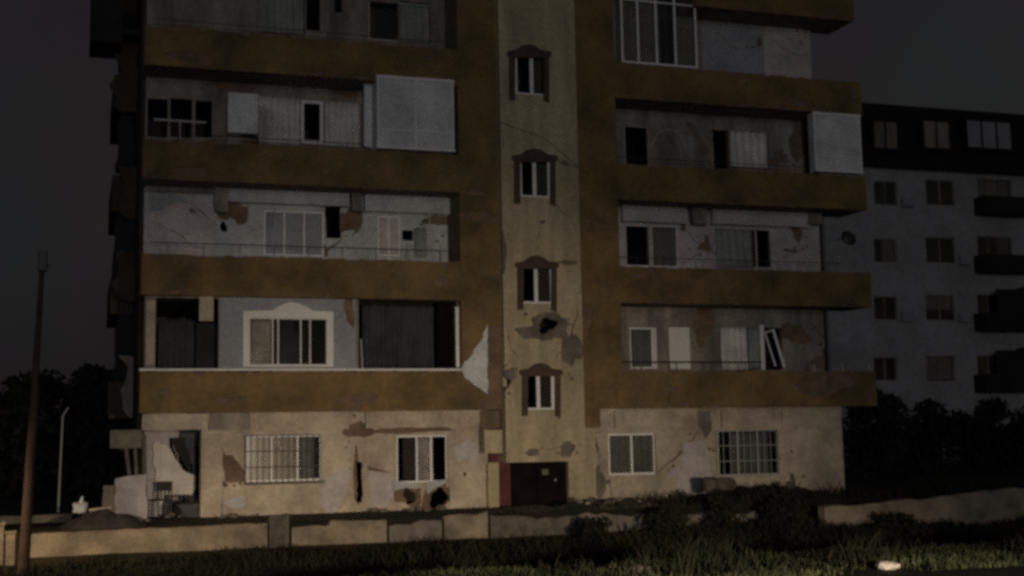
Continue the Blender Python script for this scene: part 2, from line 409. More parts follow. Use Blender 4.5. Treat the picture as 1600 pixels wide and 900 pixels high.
def grille(x0, y0, x1, y1, Y, nv, nh, parent, m='dmetal'):
    p = rect(x0, y0, x1, y1, Y); a, b, s, t = p[0][0], p[1][0], p[0][1], p[2][1]; q = MB()
    for i in range(nv+1): q.bar((a+(b-a)*i/nv, Y, s), (a+(b-a)*i/nv, Y, t), .009, n=6)
    for i in range(nh+1): q.bar((a, Y-.012, s+(t-s)*i/nh), (b, Y-.012, s+(t-s)*i/nh), .012, n=6)
    return bpart(q, 'grille', M[m], parent)
def curtain(x0, y0, x1, y1, Y, m, label, waves=7, amp=.05, torn=0, grp=None, name='curtain'):
    p = rect(x0, y0, x1, y1, Y); a, b, s, t = p[0][0], p[1][0], p[0][1], p[2][1]
    nx = max(16, waves*6); nzz = 8; rr = random.Random(int(x0*3+y0)); ph = rr.uniform(0, 6); g = []
    bm = bmesh.new()
    for j in range(nzz+1):
        row = []
        for i in range(nx+1):
            u = i/nx; w = j/nzz
            yy = Y+amp*math.sin(u*waves*6.28+ph+.5*math.sin(3*w))*(.5+.5*(1-w))+.02*math.sin(u*31+w*3)
            z = s+(t-s)*w + (torn*(rr.random()*.5+math.sin(u*9+ph)*.5) if j == 0 else 0)
            row.append(bm.verts.new((a+(b-a)*u, yy, z)))
        g.append(row)
    for j in range(nzz):
        for i in range(nx): bm.faces.new((g[j][i], g[j][i+1], g[j+1][i+1], g[j+1][i]))
    q = MB(); q.bm.free(); q.bm = bm; o = q.build(name, M[m], smooth=True)
    so = o.modifiers.new('thick', 'SOLIDIFY'); so.thickness = .006
    return tag(o, label, 'curtain', grp)
def railing(xa, xb, Y, z0, h, parent, m='dmetal', posts=6, r=.018, skew=0):
    q = MB(); q.bar((xa, Y, z0+h), (xb, Y, z0+h+skew), r)
    for i in range(posts):
        x = xa+(xb-xa)*(i+.5)/posts; q.bar((x, Y, z0-.02), (x, Y, z0+h+skew*(i+.5)/posts), r*.8, n=6)
    return bpart(q, 'railing', M[m], parent)
def column(x0, x1, k, Y, m='tan', y1=0.3):
    pass

YW = 1.3
# ---- ground floor, left wing (wall plane Y = .55)
YG = 0.55
zc = zbot(0)+0.02
Lx0 = at(222, 730, YG)[0]
g_open = [rect(385, 680, 502, 752, YG), rect(619, 680, 699, 754, YG)]
g_dam = [jag(poly([(347, 706), (362, 712), (382, 735), (380, 752), (352, 752)], YG), .12, .04, 2),
         pblob(557, 745, 10, 90, YG, 44, .1), pblob(560, 672, 44, 26, YG, 45), pblob(640, 672, 150, 9, YG, 46),
         jag(poly([(575, 728), (612, 738), (618, 760), (605, 790), (578, 792)], YG), .15, .03, 47)]
g_dam += chips(365, 730, 30, 34, YG, 9, 1)+chips(640, 770, 60, 26, YG, 12, 2)+chips(557, 690, 20, 60, YG, 8, 3)+[crack([(502, 752), (530, 790), (540, 802)], YG, .012, 1), crack([(385, 680), (370, 665), (352, 650)], YG, .012, 2), crack([(699, 700), (722, 690), (745, 700)], YG, .01, 3), crack([(430, 756), (470, 790), (500, 800)], YG, .01, 4)]
g_dam += [pblob(634, 770, 44, 44, YG, 148, .4), pblob(684, 776, 50, 46, YG, 149, .4)]
g_thr = [jag(rect(558, 722, 566, 786, YG), .12, .02, 8), pblob(640, 776, 20, 22, YG, 48, .4), pblob(686, 778, 28, 30, YG, 49, .4), rect(724, 738, 728, 770, YG)]
for pts, sd in (([(612, 752), (640, 754), (664, 760), (650, 764), (634, 762), (616, 768)], 1), ([(664, 754), (700, 749), (697, 756), (680, 762), (668, 772)], 2)):
    q = MB(); q.plate(jag(poly(pts, YG-.09), .12, .01, sd+150), [], YG-.1, .06); bpart(q, 'torn_sill', M['pale'])
xcol = at(345, 730, YG)[0]
q = MB(); q.plate(jag(poly([(573, 735), (614, 740), (616, 794), (574, 795)], YG), .15, .01, 147), [], YG-.012, .01); bpart(q, 'bare_patch', M['rose'])
for (a_, b_, c_, d_, m_) in ((518, 768, 56, 56, 'rose'), (440, 700, 8, 6, 'rose'), (730, 705, 34, 40, 'rose'), (370, 785, 30, 18, 'pale')):
    q = MB(); q.plate(pblob(a_, b_, c_, d_, YG, int(a_), .4), [], YG-.05, .014); bpart(q, 'bare_patch', M[m_])
storey(xcol+.003, at(762, 730, YG)[0], -.05, zc, YG, M['cream'], g_open, g_dam, g_thr)
# corner room: pillar, beam, leaning frames, low wall
q = MB(); q.plate(jag(rect(313, 672, 345, 812, YG), .3, .008, 4), [], YG-.12, .45); bpart(q, 'pillar', M['cream'])
def beam(x0, y0, x1, y1, Y, m='cream', th=.3, s=1):
    q = MB(); q.plate(jag(rect(x0, y0, x1, y1, Y), .35, .012, s), [], Y, th); return bpart(q, 'beam', M[m])
beam(222, 646, 326, 672, .35, 'cream', .2, 1); beam(390, 643, 545, 672, .38, 'cream', .12, 2); beam(572, 641, 750, 668, .38, 'cream', .12, 3)
beam(327, 643, 388, 672, .45, 'tan', .08, 7)
q = MB(); q.plate(jag(poly([(180, 748), (228, 740), (230, 812), (178, 806)], YG), .2, .02, 9), [], YG, .2); bpart(q, 'low_wall', M['rose'])
q = MB()
for (a, b) in (((196, 690), (203, 745)), ((211, 684), (214, 742)), ((226, 680), (228, 812)), ((196, 690), (228, 680))):
    A_, B_ = at(*a, YG), at(*b, YG); q.bar((A_[0], YG+.1, A_[1]), (B_[0], YG+.12, B_[1]), .045, n=4)
bpart(q, 'shutter_frame', M['conc'])
beam(172, 672, 222, 700, .6, 'conc', .3, 12)
q = MB(); q.box(0.25, 4.5, 4.2, 4.3, 0, 2.6); bpart(q, 'room_partition', M['rose'])
q = MB(); q.plate(jag(poly([(226, 676), (262, 676), (268, 715), (262, 812), (226, 812)], 1.75), .2, .02, 17), [], 1.75, .12); bpart(q, 'broken_partition', M['rose'])
# sheet hanging in the corner room
bm = bmesh.new(); q = MB(); q.plate(jag(poly([(240, 690), (262, 696), (285, 735), (303, 742), (302, 775), (268, 772), (244, 800)], 1.6), .15, .05, 6), [], 1.6, .01)
o = q.build('hanging_sheet', M['cloth']); tag(o, 'pale sheet hanging in the wrecked ground floor corner room behind the pillar', 'sheet')
q = MB(); q.plate(jag(poly([(262, 684), (290, 684), (292, 700), (303, 735), (298, 742), (280, 712)], 1.9), .12, .02, 16), [], 1.9, .05)
bpart(q, 'loose_panel', M['dark'])
# windows of ground floor left
w = win(385, 680, 502, 752, YG+.05, mull=(.33, .68), fr=.05, sill=True, label='three pane ground floor window behind a thin grille'); grille(383, 680, 500, 754, YG-.12, 12, 3, w)
curtain(387, 683, 466, 753, YG+.17, 'cloth', 'pale curtain behind the grilled window left of the broken wall', 9, .02)
curtain(468, 683, 492, 753, YG+.19, 'curtg', 'grey curtain drawn aside at the right of the grilled ground floor window', 4, .03)
w = win(619, 680, 699, 754, YG+.05, mull=(.4, .68), fr=.05, pane=(1,), label='ground floor window with two dark open sashes')
curtain(650, 684, 676, 752, YG+.16, 'curt', 'narrow pale curtain between two open sashes above the wall holes', 3, .03)
q = MB(); q.plate(jag(rect(383, 757, 500, 806, YG), .3, .01, 18), [], YG-.09, .05); bpart(q, 'plinth', M['cream'])
q = MB(); q.rbox(rect(702, 744, 757, 796, YG), YG-.07, YG-.037); bpart(q, 'utility_cover', M['cream'])

# ---- ground floor right wing
rx0 = at(905, 730, YG)[0]
gr_open = [rect(950, 677, 1024, 742, YG), rect(1122, 672, 1216, 742, YG)]
gr_dam = [pblob(932, 755, 26, 56, YG, 51), jag(poly([(1035, 742), (1062, 722), (1068, 690), (1100, 690), (1112, 742), (1108, 782), (1075, 785)], YG), .15, .05, 52),
          pblob(1100, 660, 30, 40, YG, 53), pblob(1235, 762, 18, 50, YG, 54), pblob(960, 752, 60, 8, YG, 55), pblob(925, 700, 22, 30, YG, 56)]
storey(rx0, XW, -.05, zc, YG, M['cream'], gr_open, gr_dam[:1]+gr_dam[2:]+chips(930, 740, 26, 50, YG, 8, 4)+chips(1085, 715, 40, 50, YG, 14, 5)+chips(1235, 740, 26, 40, YG, 6, 6)+[crack([(1024, 742), (1045, 722), (1072, 700), (1090, 672)], YG, .03, 5), crack([(1112, 745), (1098, 720), (1072, 690)], YG, .02, 6), crack([(1216, 742), (1240, 775), (1250, 785)], YG, .015, 7), crack([(900, 690), (930, 676), (950, 672)], YG, .012, 8), crack([(1220, 680), (1262, 660), (1300, 656)], YG, .01, 9)], [], core='conc')
q = MB(); q.plate(gr_dam[1], [], YG-.055, .018); bpart(q, 'patch', M['rose'])
for (a_, b_, c_, d_, m_) in ((915, 715, 34, 70, 'rose'), (1180, 757, 60, 20, 'pale')):
    q = MB(); q.plate(pblob(a_, b_, c_, d_, YG, int(a_), .45), [], YG-.05, .014); bpart(q, 'bare_patch', M[m_])
beam(962, 642, 1090, 668, .4, 'cream', .1, 21); beam(1128, 640, 1212, 668, .4, 'cream', .1, 22); beam(1222, 641, 1312, 666, .45, 'cream', .06, 27)
w = win(950, 677, 1024, 742, YG+.05, mull=(.5,), fr=.06, label='two pane ground floor window nearest the entrance')
curtain(953, 680, 1020, 740, YG+.17, 'curtg', 'green grey curtain in the ground floor window nearest the entrance', 6)
w = win(1122, 672, 1216, 742, YG+.05, mull=(.33, .66), fr=.035, m='metal', label='grilled ground floor window at the right end'); grille(1120, 672, 1215, 744, YG-.12, 9, 3, w, 'metal')
curtain(1140, 676, 1200, 740, YG+.17, 'curtg', 'faint curtain behind the grilled ground floor window at the right end', 6)
for (a, b, c_, d) in ((952, 747, 1055, 786), (1114, 742, 1232, 772)):
    q = MB(); q.plate(jag(rect(a, b, c_, d, YG), .25, .02, a), [], YG-.11, .07); bpart(q, 'plinth', M['cream'])

# ---- first floor left: flush wall, big openings
Y1 = 0.3
a0 = 0.1
o1 = [rect(243, 466, 341, 576, Y1), rect(389, 497, 511, 571, Y1), rect(560, 466, 714, 576, Y1)]
xa, xb, xc = at(342, 520, Y1)[0], at(556, 520, Y1)[0], XL1-.01
storey(a0, xa, ztop(0)+.062, zbot(1)+.01, Y1, M['tan'], [o1[0]])
storey(xa+.003, xb, ztop(0)+.062, zbot(1)+.01, Y1, M['grey'], [o1[1]], [pblob(545, 480, 14, 60, Y1, 61, .4)])
storey(xb+.003, xc, ztop(0)+.062, zbot(1)+.01, Y1, M['tan'], [o1[2]])
q = MB(); q.rbox(rect(228, 470, 242, 570, Y1), Y1-.09, Y1-.036); bpart(q, 'door_jamb', M['cream'])
q = MB(); q.rbox(rect(311, 462, 333, 502, Y1), Y1-.09, Y1-.036); bpart(q, 'shutter_box', M['cream'])
q = MB(); q.rbox(rect(711, 480, 716, 574, Y1), Y1-.08, Y1-.036); bpart(q, 'door_jamb', M['frame'])
# decorative white surround
ou = poly([(380, 573), (380, 486), (425, 485), (436, 478), (445, 474), (455, 472), (468, 475), (478, 479), (490, 486), (521, 487), (521, 573)], Y1-.08)
q = MB(); q.plate(ou, [rect(390, 497, 510, 570, Y1-.08)], Y1-.09, .054); bpart(q, 'window_surround', M['white'], label='white moulded surround with a small peak')
win(389, 497, 511, 571, Y1+.02, mull=(.30, .37, .66, .78), fr=.03, pane=True, label='first floor window inside the white moulded surround')
curtain(392, 500, 424, 569, Y1+.15, 'curt', 'pale curtain at the left of the white surrounded window', 4, .03)
curtain(440, 520, 470, 569, Y1+.3, 'curtd', 'dark curtain in the middle of the white surrounded window', 4, .03)
curtain(247, 500, 303, 575, 1.0, 'curtd', 'dark curtain hanging in the leftmost first floor opening', 6)
curtain(566, 478, 680, 575, .8, 'curtd', 'long blue grey curtain across the wide first floor opening', 9, .08)
curtain(682, 474, 710, 575, .95, 'gate', 'dark red curtain at the right edge of the wide first floor opening', 3)
q = MB(); A_, B_ = at(564, 530, .25), at(566, 576, .25); q.bar((A_[0], .25, A_[1]), (B_[0], .25, B_[1]), .022); bpart(q, 'post', M['metal'])
q = MB(); q.rbox(rect(306, 505, 340, 575, .9), .9, .95); bpart(q, 'door', M['dark'])

# ---- recessed storeys, left wing
def zz(k): return zbot(k-1)+.17, zbot(k)+.04   # clear height of storey k (1..)
# second floor
z0, z1 = zz(2)
z0 = zbot(1)+.17
op = [jag(rect(508, 322, 532, 372, YW), .12, .02, 70), rect(628, 360, 645, 376, YW)]
storey(a0, at(338, 340, YW)[0], zbot(1)+.17, zbot(2)+.03, YW, M['rose'], [], [pblob(300, 330, 10, 8, YW, 271, .4), crack([(232, 345), (270, 360), (300, 385), (330, 392)], YW, .01, 17), crack([(300, 318), (325, 340), (336, 352)], YW, .012, 18)], [])
storey(at(338, 340, YW)[0]+.003, at(566, 340, YW)[0], zbot(1)+.17, zbot(2)+.03, YW, M['pale'], [],
       [pblob(362, 330, 44, 40, YW, 71, .4), pblob(548, 345, 44, 40, YW, 72, .3), pblob(500, 392, 30, 16, YW, 171, .5)]+chips(362, 335, 30, 30, YW, 10, 10)+chips(545, 350, 34, 26, YW, 10, 11)+[crack([(535, 372), (520, 385), (508, 398)], YW, .03, 12), crack([(508, 350), (490, 380), (478, 398)], YW, .012, 13), crack([(380, 350), (420, 372), (440, 398)], YW, .01, 14)], op[:1]+[pblob(349, 355, 10, 16, YW, 75)])
storey(at(566, 340, YW)[0]+.003, XL1+.6, zbot(1)+.17, zbot(2)+.03, YW, M['pale'], op[1:], [pblob(686, 345, 44, 18, YW, 73, .4), pblob(725, 350, 24, 70, YW, 74, .4)]+chips(690, 355, 36, 24, YW, 10, 12)+[crack([(566, 380), (600, 345), (628, 338)], YW, .012, 15), crack([(660, 380), (690, 398)], YW, .014, 16)])
q = MB(); q.plate(jag(poly([(232, 300), (275, 300), (294, 316), (270, 318), (250, 328), (234, 330)], YW-.06), .15, .03, 76), [], YW-.06, .024); bpart(q, 'patch', M['grey'])
win(412, 330, 506, 400, YW-.12, mull=(.34, .67), fr=.045, m='frame', pane=False, label='faint row of pale glazing on the second floor balcony')
q = MB(); q.rbox(rect(414, 332, 504, 398, YW), YW-.055, YW-.04); bpart(q, 'blind', M['grey'])
win(590, 338, 625, 400, YW-.1, mull=(.5,), fr=.04, m='frame', pane=False, label='small faint frame left of the square hole on the second floor')
q = MB(); q.rbox(rect(592, 340, 623, 398, YW), YW-.055, YW-.04); bpart(q, 'blind', M['rose'])
beam(343, 294, 546, 318, 1.0, 'pale', .2, 31); beam(571, 303, 712, 332, 1.0, 'pale', .2, 32); beam(228, 286, 334, 300, 1.1, 'tan', .15, 33)
for x in (346, 558):
    q = MB(); q.plate(jag(rect(x-9, 284, x+9, 330, .9), .2, .03, x), [], .9, .3); bpart(q, 'column', M['tan'])
for (x, y0, y1) in ((644, 380, 404), (697, 382, 406), (672, 330, 360), (430, 326, 352)):
    A_, B_ = at(x, y0, .4), at(x-2, y1, .4); q = MB(); q.bar((A_[0], .4, A_[1]), (B_[0], .4, B_[1]), .018, n=6); bpart(q, 'rail_post', M['metal'], BL[1])
railing(0.2, XL1-.1, .06, ztop(1), .30, BL[1], 'dmetal', 9, .012)
curtain(648, 356, 666, 402, YW-.12, 'curtg', 'grey cloth on the second floor balcony beside the small square hole', 2, .02)
# third floor
op = [rect(230, 155, 262, 215, YW), rect(266, 155, 300, 215, YW), rect(305, 158, 331, 215, YW), rect(473, 162, 501, 222, YW), rect(402, 160, 468, 222, YW)]
storey(a0, XL1+.6, zbot(2)+.17, zbot(3)+.03, YW, M['tan'], op, [pblob(360, 130, 60, 30, YW, 81, .4), pblob(278, 110, 9, 8, YW, 82), pblob(540, 145, 40, 16, YW, 83, .4)]+chips(350, 135, 50, 26, YW, 14, 13))
win(470, 157, 505, 224, YW-.04, mull=(), fr=.09, pane=False, label='narrow white framed balcony door on the third floor')
curtain(404, 152, 468, 226, YW-.15, 'curt', 'long grey curtain left of the white framed third floor door', 7, .04)
curtain(507, 160, 564, 230, YW-.15, 'curt', 'grey green curtain between the white framed door and the glazed box', 6, .04)
q = MB(); q.rbox(rect(356, 145, 404, 208, .2), .2, .26); bpart(q, 'awning_panel', M['pvc'], BL[2], bevel=.02)
A_, B_ = at(240, 187, .1), at(322, 192, .1); q = MB(); q.bar((A_[0], .06, A_[1]), (B_[0], .06, B_[1]), .03)
for t in (.5,): q.bar((A_[0]+(B_[0]-A_[0])*t, .06, ztop(2)), (A_[0]+(B_[0]-A_[0])*t, .06, A_[1]+(B_[1]-A_[1])*t), .016)
bpart(q, 'railing', M['metal'], BL[2])
railing(at(330, 205, 0)[0], at(566, 205, 0)[0], .06, ztop(2), .16, BL[2], 'dmetal', 5, .012)
# white glazed box standing out over the parapet
def glazed_box(x0, y0, x1, y1, Y, d, lbl, nv=3, lean=0):
    p = rect(x0, y0, x1, y1, Y); a, b, s, t = p[0][0], p[1][0], p[0][1], p[2][1]
    q = MB(); q.box(a, b, Y, Y+.05, s, t); q.box(a, a+.05, Y+.052, Y+d, s, t); q.box(b-.05, b, Y+.052, Y+d, s, t); q.box(a+.052, b-.052, Y+.052, Y+d, t-.06, t-.01)
    q.box(a+.052, b-.052, Y+.052, Y+d, s+.01, s+.05)
    o = bpart(q, 'balcony_enclosure', M['pvc'], label=lbl)
    q = MB()
    for i in range(nv+1):
        x = a+(b-a-.05)*i/nv; q.box(x, x+.05, Y-.025, Y-.002, s, t)
    zr = s+(t-s)*.24; q.box(a, b, Y-.045, Y-.027, zr, zr+.04); q.box(a-.02, b+.02, Y-.045, Y-.027, t-.07, t+.01); q.box(a-.02, b+.02, Y-.045, Y-.027, s-.01, s+.05)
    bpart(q, 'enclosure_frame', M['frame'], o); return o
glazed_box(589, 122, 709, 234, -.14, 1.3, 'white closed box over the third floor parapet beside the left ochre pier', 2)
q = MB(); q.plate(poly([(569, 119), (588, 121), (588, 233), (569, 228)], .5), [], .5, .05); q.build; bpart(q, 'enclosure_side', M['pvc'])
# fourth floor
op = [rect(478, -20, 500, 48, YW), rect(575, 4, 622, 64, YW), rect(523, -10, 534, 20, YW), rect(404, -40, 476, 52, YW), rect(624, 4, 672, 66, YW)]
storey(a0, XL1+.6, zbot(3)+.17, zbot(4)+.03, YW, M['tan'], op)
win(575, 4, 672, 66, YW+.03, mull=(.5,), fr=.05, m='rose', label='two pane fourth floor window beside the left pier')
curtain(626, 8, 672, 66, YW-.1, 'curtg', 'pale curtain in the fourth floor window beside the left pier', 4, .03)
curtain(404, -40, 474, 52, YW-.1, 'curtg', 'tall pale curtain on the fourth floor at the top of the photo', 7, .04)
railing(0.2, XL1-.1, .06, ztop(3), .2, BL[3], 'dmetal', 8, .012)
storey(a0, XL1+.6, zbot(4)+.17, 19, YW, M['tan'], [])

# ---- right wing upper floors
xr = XR0-.2
# first floor
op = [rect(984, 512, 1026, 576, YW), rect(1168, 512, 1222, 578, YW)]
storey(xr, XW, zbot(0)+.17, zbot(1)+.03, YW, M['tan'], op, [pblob(1098, 505, 34, 74, YW, 91, .4), pblob(1238, 522, 54, 36, YW, 92, .5), pblob(1300, 560, 80, 36, YW, 93, .4)]+chips(1098, 520, 30, 44, YW, 14, 14)+chips(1245, 530, 44, 30, YW, 14, 15)+[crack([(1260, 500), (1300, 540), (1310, 570)], YW, .02, 19), crack([(1030, 508), (1060, 490), (1085, 486)], YW, .014, 20)])
w = win(983, 511, 1026, 577, YW-.02, mull=(.86,), fr=.07, label='first floor window with greenish pane at the pier')
curtain(988, 514, 1022, 576, YW+.12, 'curtg', 'green grey curtain in the first floor window at the right pier', 3, .02)
q = MB(); q.rbox(rect(1044, 512, 1076, 577, YW), YW-.09, YW-.037); bpart(q, 'door', M['white'], label='plain white closed balcony door')
curtain(1127, 512, 1168, 578, YW-.12, 'curt', 'white curtain left of the leaning first floor door', 4, .03)
curtain(1170, 512, 1188, 576, YW-.0, 'curtg', 'grey curtain beside the white post left of the leaning door', 2, .02)
q = MB(); q.rbox(rect(1187, 508, 1193, 578, YW-.1), YW-.16, YW-.1); bpart(q, 'post', M['frame'])
q = MB()
def barpx(q, a, b, Y, r, n=4):
    A_, B_ = at(*a, Y), at(*b, Y); q.bar((A_[0], Y, A_[1]), (B_[0], Y, B_[1]), r, n=n)
barpx(q, (1208, 514), (1226, 574), YW-.2, .05); barpx(q, (1196, 522), (1212, 572), YW-.2, .03); barpx(q, (1194, 520), (1210, 515), YW-.2, .03)
bpart(q, 'leaning_door_frame', M['frame'], label='white door frame leaning out of its opening')
railing(XR0+.05, at(1192, 560, 0)[0], .07, ztop(0), .26, BR[0], 'dmetal', 4, .022)
q = MB()
for x in (1272, 1316, 1358): barpx(q, (x, 568), (x+1, 583), .08, .018, 6)
bpart(q, 'rail_post', M['metal'], BR[0])
# second floor
op = [rect(978, 352, 1013, 417, YW), rect(1020, 354, 1058, 417, YW), rect(1164, 358, 1204, 419, YW)]
storey(xr, XW, zbot(1)+.17, zbot(2)+.03, YW, M['rose'], op, [pblob(1244, 363, 22, 30, YW, 94, .5), pblob(1100, 386, 34, 10, YW, 95, .6), pblob(1104, 380, 8, 36, YW, 96, .5), pblob(1067, 356, 10, 16, YW, 97), pblob(1236, 392, 24, 8, YW, 98, .6), crack([(1062, 350), (1085, 375), (1110, 395), (1148, 414)], YW, .022, 21), crack([(1150, 352), (1120, 378), (1085, 400), (1064, 414)], YW, .02, 22), crack([(1206, 358), (1230, 350), (1262, 346)], YW, .014, 23), crack([(1262, 360), (1245, 385), (1212, 412)], YW, .02, 24)]+chips(1104, 385, 30, 24, YW, 12, 16)+chips(1244, 370, 24, 28, YW, 10, 17))
win(976, 351, 1060, 418, YW-.02, mull=(.48,), fr=.06, pane=(1,), label='second floor window pair with one sash gone')
curtain(1022, 356, 1058, 417, YW+.12, 'curtg', 'blue grey curtain in the second floor window at the right pier', 3, .02)
win(1162, 357, 1206, 420, YW-.02, mull=(.45,), fr=.05, pane=(0,), m='rose', label='narrow second floor balcony door with dark gap')
curtain(1120, 358, 1176, 419, YW-.13, 'curtg', 'grey cloth left of the narrow second floor balcony door', 5, .02)
beam(974, 322, 1072, 347, 1.0, 'rose', .2, 41); beam(1114, 326, 1264, 352, 1.0, 'rose', .2, 42)
for x in (1094, 1274):
    q = MB(); q.plate(jag(rect(x-10, 316, x+10, 350, .9), .2, .03, x), [], .9, .3); bpart(q, 'column', M['tan'])
railing(XR0+.05, at(1318, 405, 0)[0], .07, ztop(1), .27, BR[1], 'dmetal', 7, .011)
# third floor
op = [rect(975, 198, 1013, 258, YW), rect(1114, 204, 1138, 264, YW), rect(1142, 206, 1200, 264, YW)]
storey(xr, XW, zbot(2)+.17, zbot(3)+.03, YW, M['tan'], op, [jag(poly([(1070, 190), (1082, 192), (1106, 238), (1098, 244)], YW), .15, .03, 99), pblob(1250, 220, 40, 84, YW, 100, .4), pblob(1110, 175, 60, 20, YW, 101, .5), pblob(1215, 248, 40, 22, YW, 103, .5), crack([(1030, 190), (1050, 225), (1066, 258)], YW, .02, 25), crack([(1098, 244), (1108, 256), (1112, 262)], YW, .03, 26), crack([(1140, 200), (1190, 182), (1240, 180)], YW, .014, 27)]+chips(1090, 215, 26, 34, YW, 12, 18)+chips(1240, 225, 30, 44, YW, 14, 19)+chips(1050, 210, 24, 30, YW, 8, 20))
win(975, 197, 1030, 260, YW-.02, mull=(.7,), fr=.045, pane=False, m='rose', label='empty third floor window frame at the right pier')
curtain(1142, 206, 1200, 262, YW-.1, 'curt', 'pale curtain right of the black third floor door opening', 5, .03)
q = MB()
for i in range(10):
    t0, t1 = i/10*math.pi, (i+1)/10*math.pi
    barpx(q, (1045-26*math.cos(t0), 232-30*math.sin(t0)), (1045-26*math.cos(t1), 232-30*math.sin(t1)), YW-.06, .02)
bpart(q, 'arched_rail', M['rose'])
glazed_box(1272, 178, 1345, 269, -.14, .3, 'white closed box on the right corner of the third floor balcony', 1)
railing(XR0+.05, at(1268, 268, 0)[0], .07, ztop(2), .2, BR[2], 'dmetal', 6, .011)
# fourth floor
op = [rect(988, -30, 1088, 102, .6)]
storey(xr, at(1095, 50, YW)[0], zbot(3)+.17, zbot(5), YW, M['tan'], [rect(985, -40, 1085, 100, YW)])
storey(at(1095, 50, YW)[0]+.003, at(1192, 60, YW)[0], zbot(3)+.17, zbot(4)+.03, YW, M['grey'], [], [pblob(1186, 66, 9, 20, YW, 102, .3), crack([(1110, 40), (1140, 70), (1170, 95)], YW, .014, 28)]+chips(1150, 60, 40, 30, YW, 8, 21))
storey(at(1192, 60, YW)[0]+.003, XW, zbot(3)+.17, zbot(4)+.03, YW, M['rose'], [], [pblob(1290, 50, 50, 30, YW, 104, .5), crack([(1200, 60), (1240, 85), (1290, 92)], YW, .012, 29)]+chips(1270, 60, 40, 20, YW, 9, 22))
win(970, -34, 1088, 102, .25, mull=(.22, .46, .71), fr=.06, rail=.72, pane=True, label='tall white glazed screen of the fourth floor balcony')
curtain(972, -30, 1030, 100, .5, 'curtg', 'grey curtain behind the left panes of the tall fourth floor screen', 6, .03)
curtain(1056, 26, 1086, 102, .6, 'curtg', 'narrow curtain behind the right pane of the tall fourth floor screen', 3, .03)
storey(at(1095, 50, YW)[0], XW, zbot(4)+.17, 19, YW, M['tan'], [])

# ---- stair tower
YT = -.28
tw = [(792, 72, 858, 150), (800, 235, 868, 312), (805, 402, 870, 478), (812, 570, 876, 644)]
oo = [rect(804, 84, 858, 148, YT), rect(811, 246, 860, 308, YT), rect(812, 412, 864, 474, YT), rect(817, 578, 866, 640, YT)]
dam = [jag(poly([(802, 512), (832, 508), (836, 492), (862, 487), (884, 500), (886, 524), (858, 530), (815, 528)], YT), .12, .04, 110),
       jag(poly([(774, 600), (778, 582), (802, 574), (804, 588), (790, 612), (776, 614)], YT), .1, .03, 111),
       pblob(882, 255, 16, 10, YT, 112), pblob(848, 347, 9, 7, YT, 113), pblob(888, 410, 30, 9, YT, 114), pblob(886, 702, 26, 24, YT, 115), pblob(832, 707, 26, 11, YT, 116),
       pblob(892, 545, 34, 60, YT, 117, .4), pblob(786, 395, 12, 60, YT, 118, .3), crack([(868, 560), (886, 540), (900, 500), (904, 470)], YT, .03, 30), crack([(812, 560), (800, 545), (790, 505)], YT, .02, 31), crack([(848, 350), (840, 375), (836, 398)], YT, .012, 32), crack([(860, 310), (880, 335), (896, 342)], YT, .012, 33), crack([(842, 706), (865, 700), (884, 694)], YT, .012, 34)]+chips(850, 510, 50, 26, YT, 16, 23)+chips(790, 596, 24, 30, YT, 8, 24)+chips(888, 550, 18, 50, YT, 10, 25)+chips(870, 700, 40, 14, YT, 8, 26)
thrT = [pblob(856, 508, 34, 22, YT, 119, .4), pblob(790, 596, 16, 18, YT, 120, .4)]
tz0 = at(830, 722, YT)[1]
q = MB(); q.plate([(TA, tz0), (TB, tz0), (TB, 19.4), (TA, 19.4)], oo+dam, YT, .035); T = bpart(q, 'stair_tower', M['tower'])
q = MB(); q.plate([(TA+.01, tz0+.01), (TB-.01, tz0+.01), (TB-.01, 19.4), (TA+.01, 19.4)], oo+thrT, YT+.037, .15); bpart(q, 'tower_core', M['conc'], T)
q = MB(); q.box(TA, TA+.12, YT+.19, 1.6, tz0, 19.4); q.box(TB-.12, TB, YT+.19, 1.6, tz0, 19.4); q.box(TA+.121, TB-.121, YT+.19, 1.6, tz0, tz0+.15); bpart(q, 'tower_cheek', M['tower'], T)
for i, r_ in enumerate(oo):
    x0, y0, x1, y1 = tw[i]; cxx = (x0+x1)/2; xx0, xx1 = x0+3, x1+3
    yb = y1+6; yt = y0+12
    ou = [(x0+4, yb), (x0+4, yt+4), (x0, yt+2), (x0+1, yt-4), (x0+14, yt-6), (x0+23, yt-13), (cxx+1, yt-15), (x1-22, yt-13), (x1-13, yt-6), (x1+3, yt-4), (x1+4, yt+3), (x1, yt+4), (x1, yb+4), (x1-8, yb), (x1-8, yt+6), (x0+13, yt+6), (x0+13, yb)]
    q = MB(); q.plate(poly(ou, YT-.06), [], YT-.07, .067); bpart(q, 'window_moulding', M['brown'], T)
    a, b = r_[0][0], r_[1][0]; s, t = r_[0][1], r_[2][1]; f = .05; xm = a+(b-a)*.5
    q = MB(); q.plate([(a, s), (b, s), (b, t), (a, t)], [[(a+.09, s+f), (xm-.05, s+f), (xm-.05, t-f), (a+.09, t-f)], [(xm+.05, s+f), (b-.07, s+f), (b-.07, t-f), (xm+.05, t-f)]], YT+.03, .06)
    wn = bpart(q, 'window', M['frame'], T)
    g = MB(); g.box(xm+.04, b-.06, YT+.055, YT+.062, s+f, t-f); bpart(g, 'tower_pane', M['glass'], T)
    g = MB(); g.box(xm+.03, b-.03, YT+.2, YT+.215, s+.02, t-.02); bpart(g, 'tower_blind', M['furn'], T)
# pipe / sheet at the side of the tower, crumbled edge
k = MB(); k.box(TA, TB, 1.7, 1.8, 0, 19); bpart(k, 'stair_rear_wall', M['dark'])
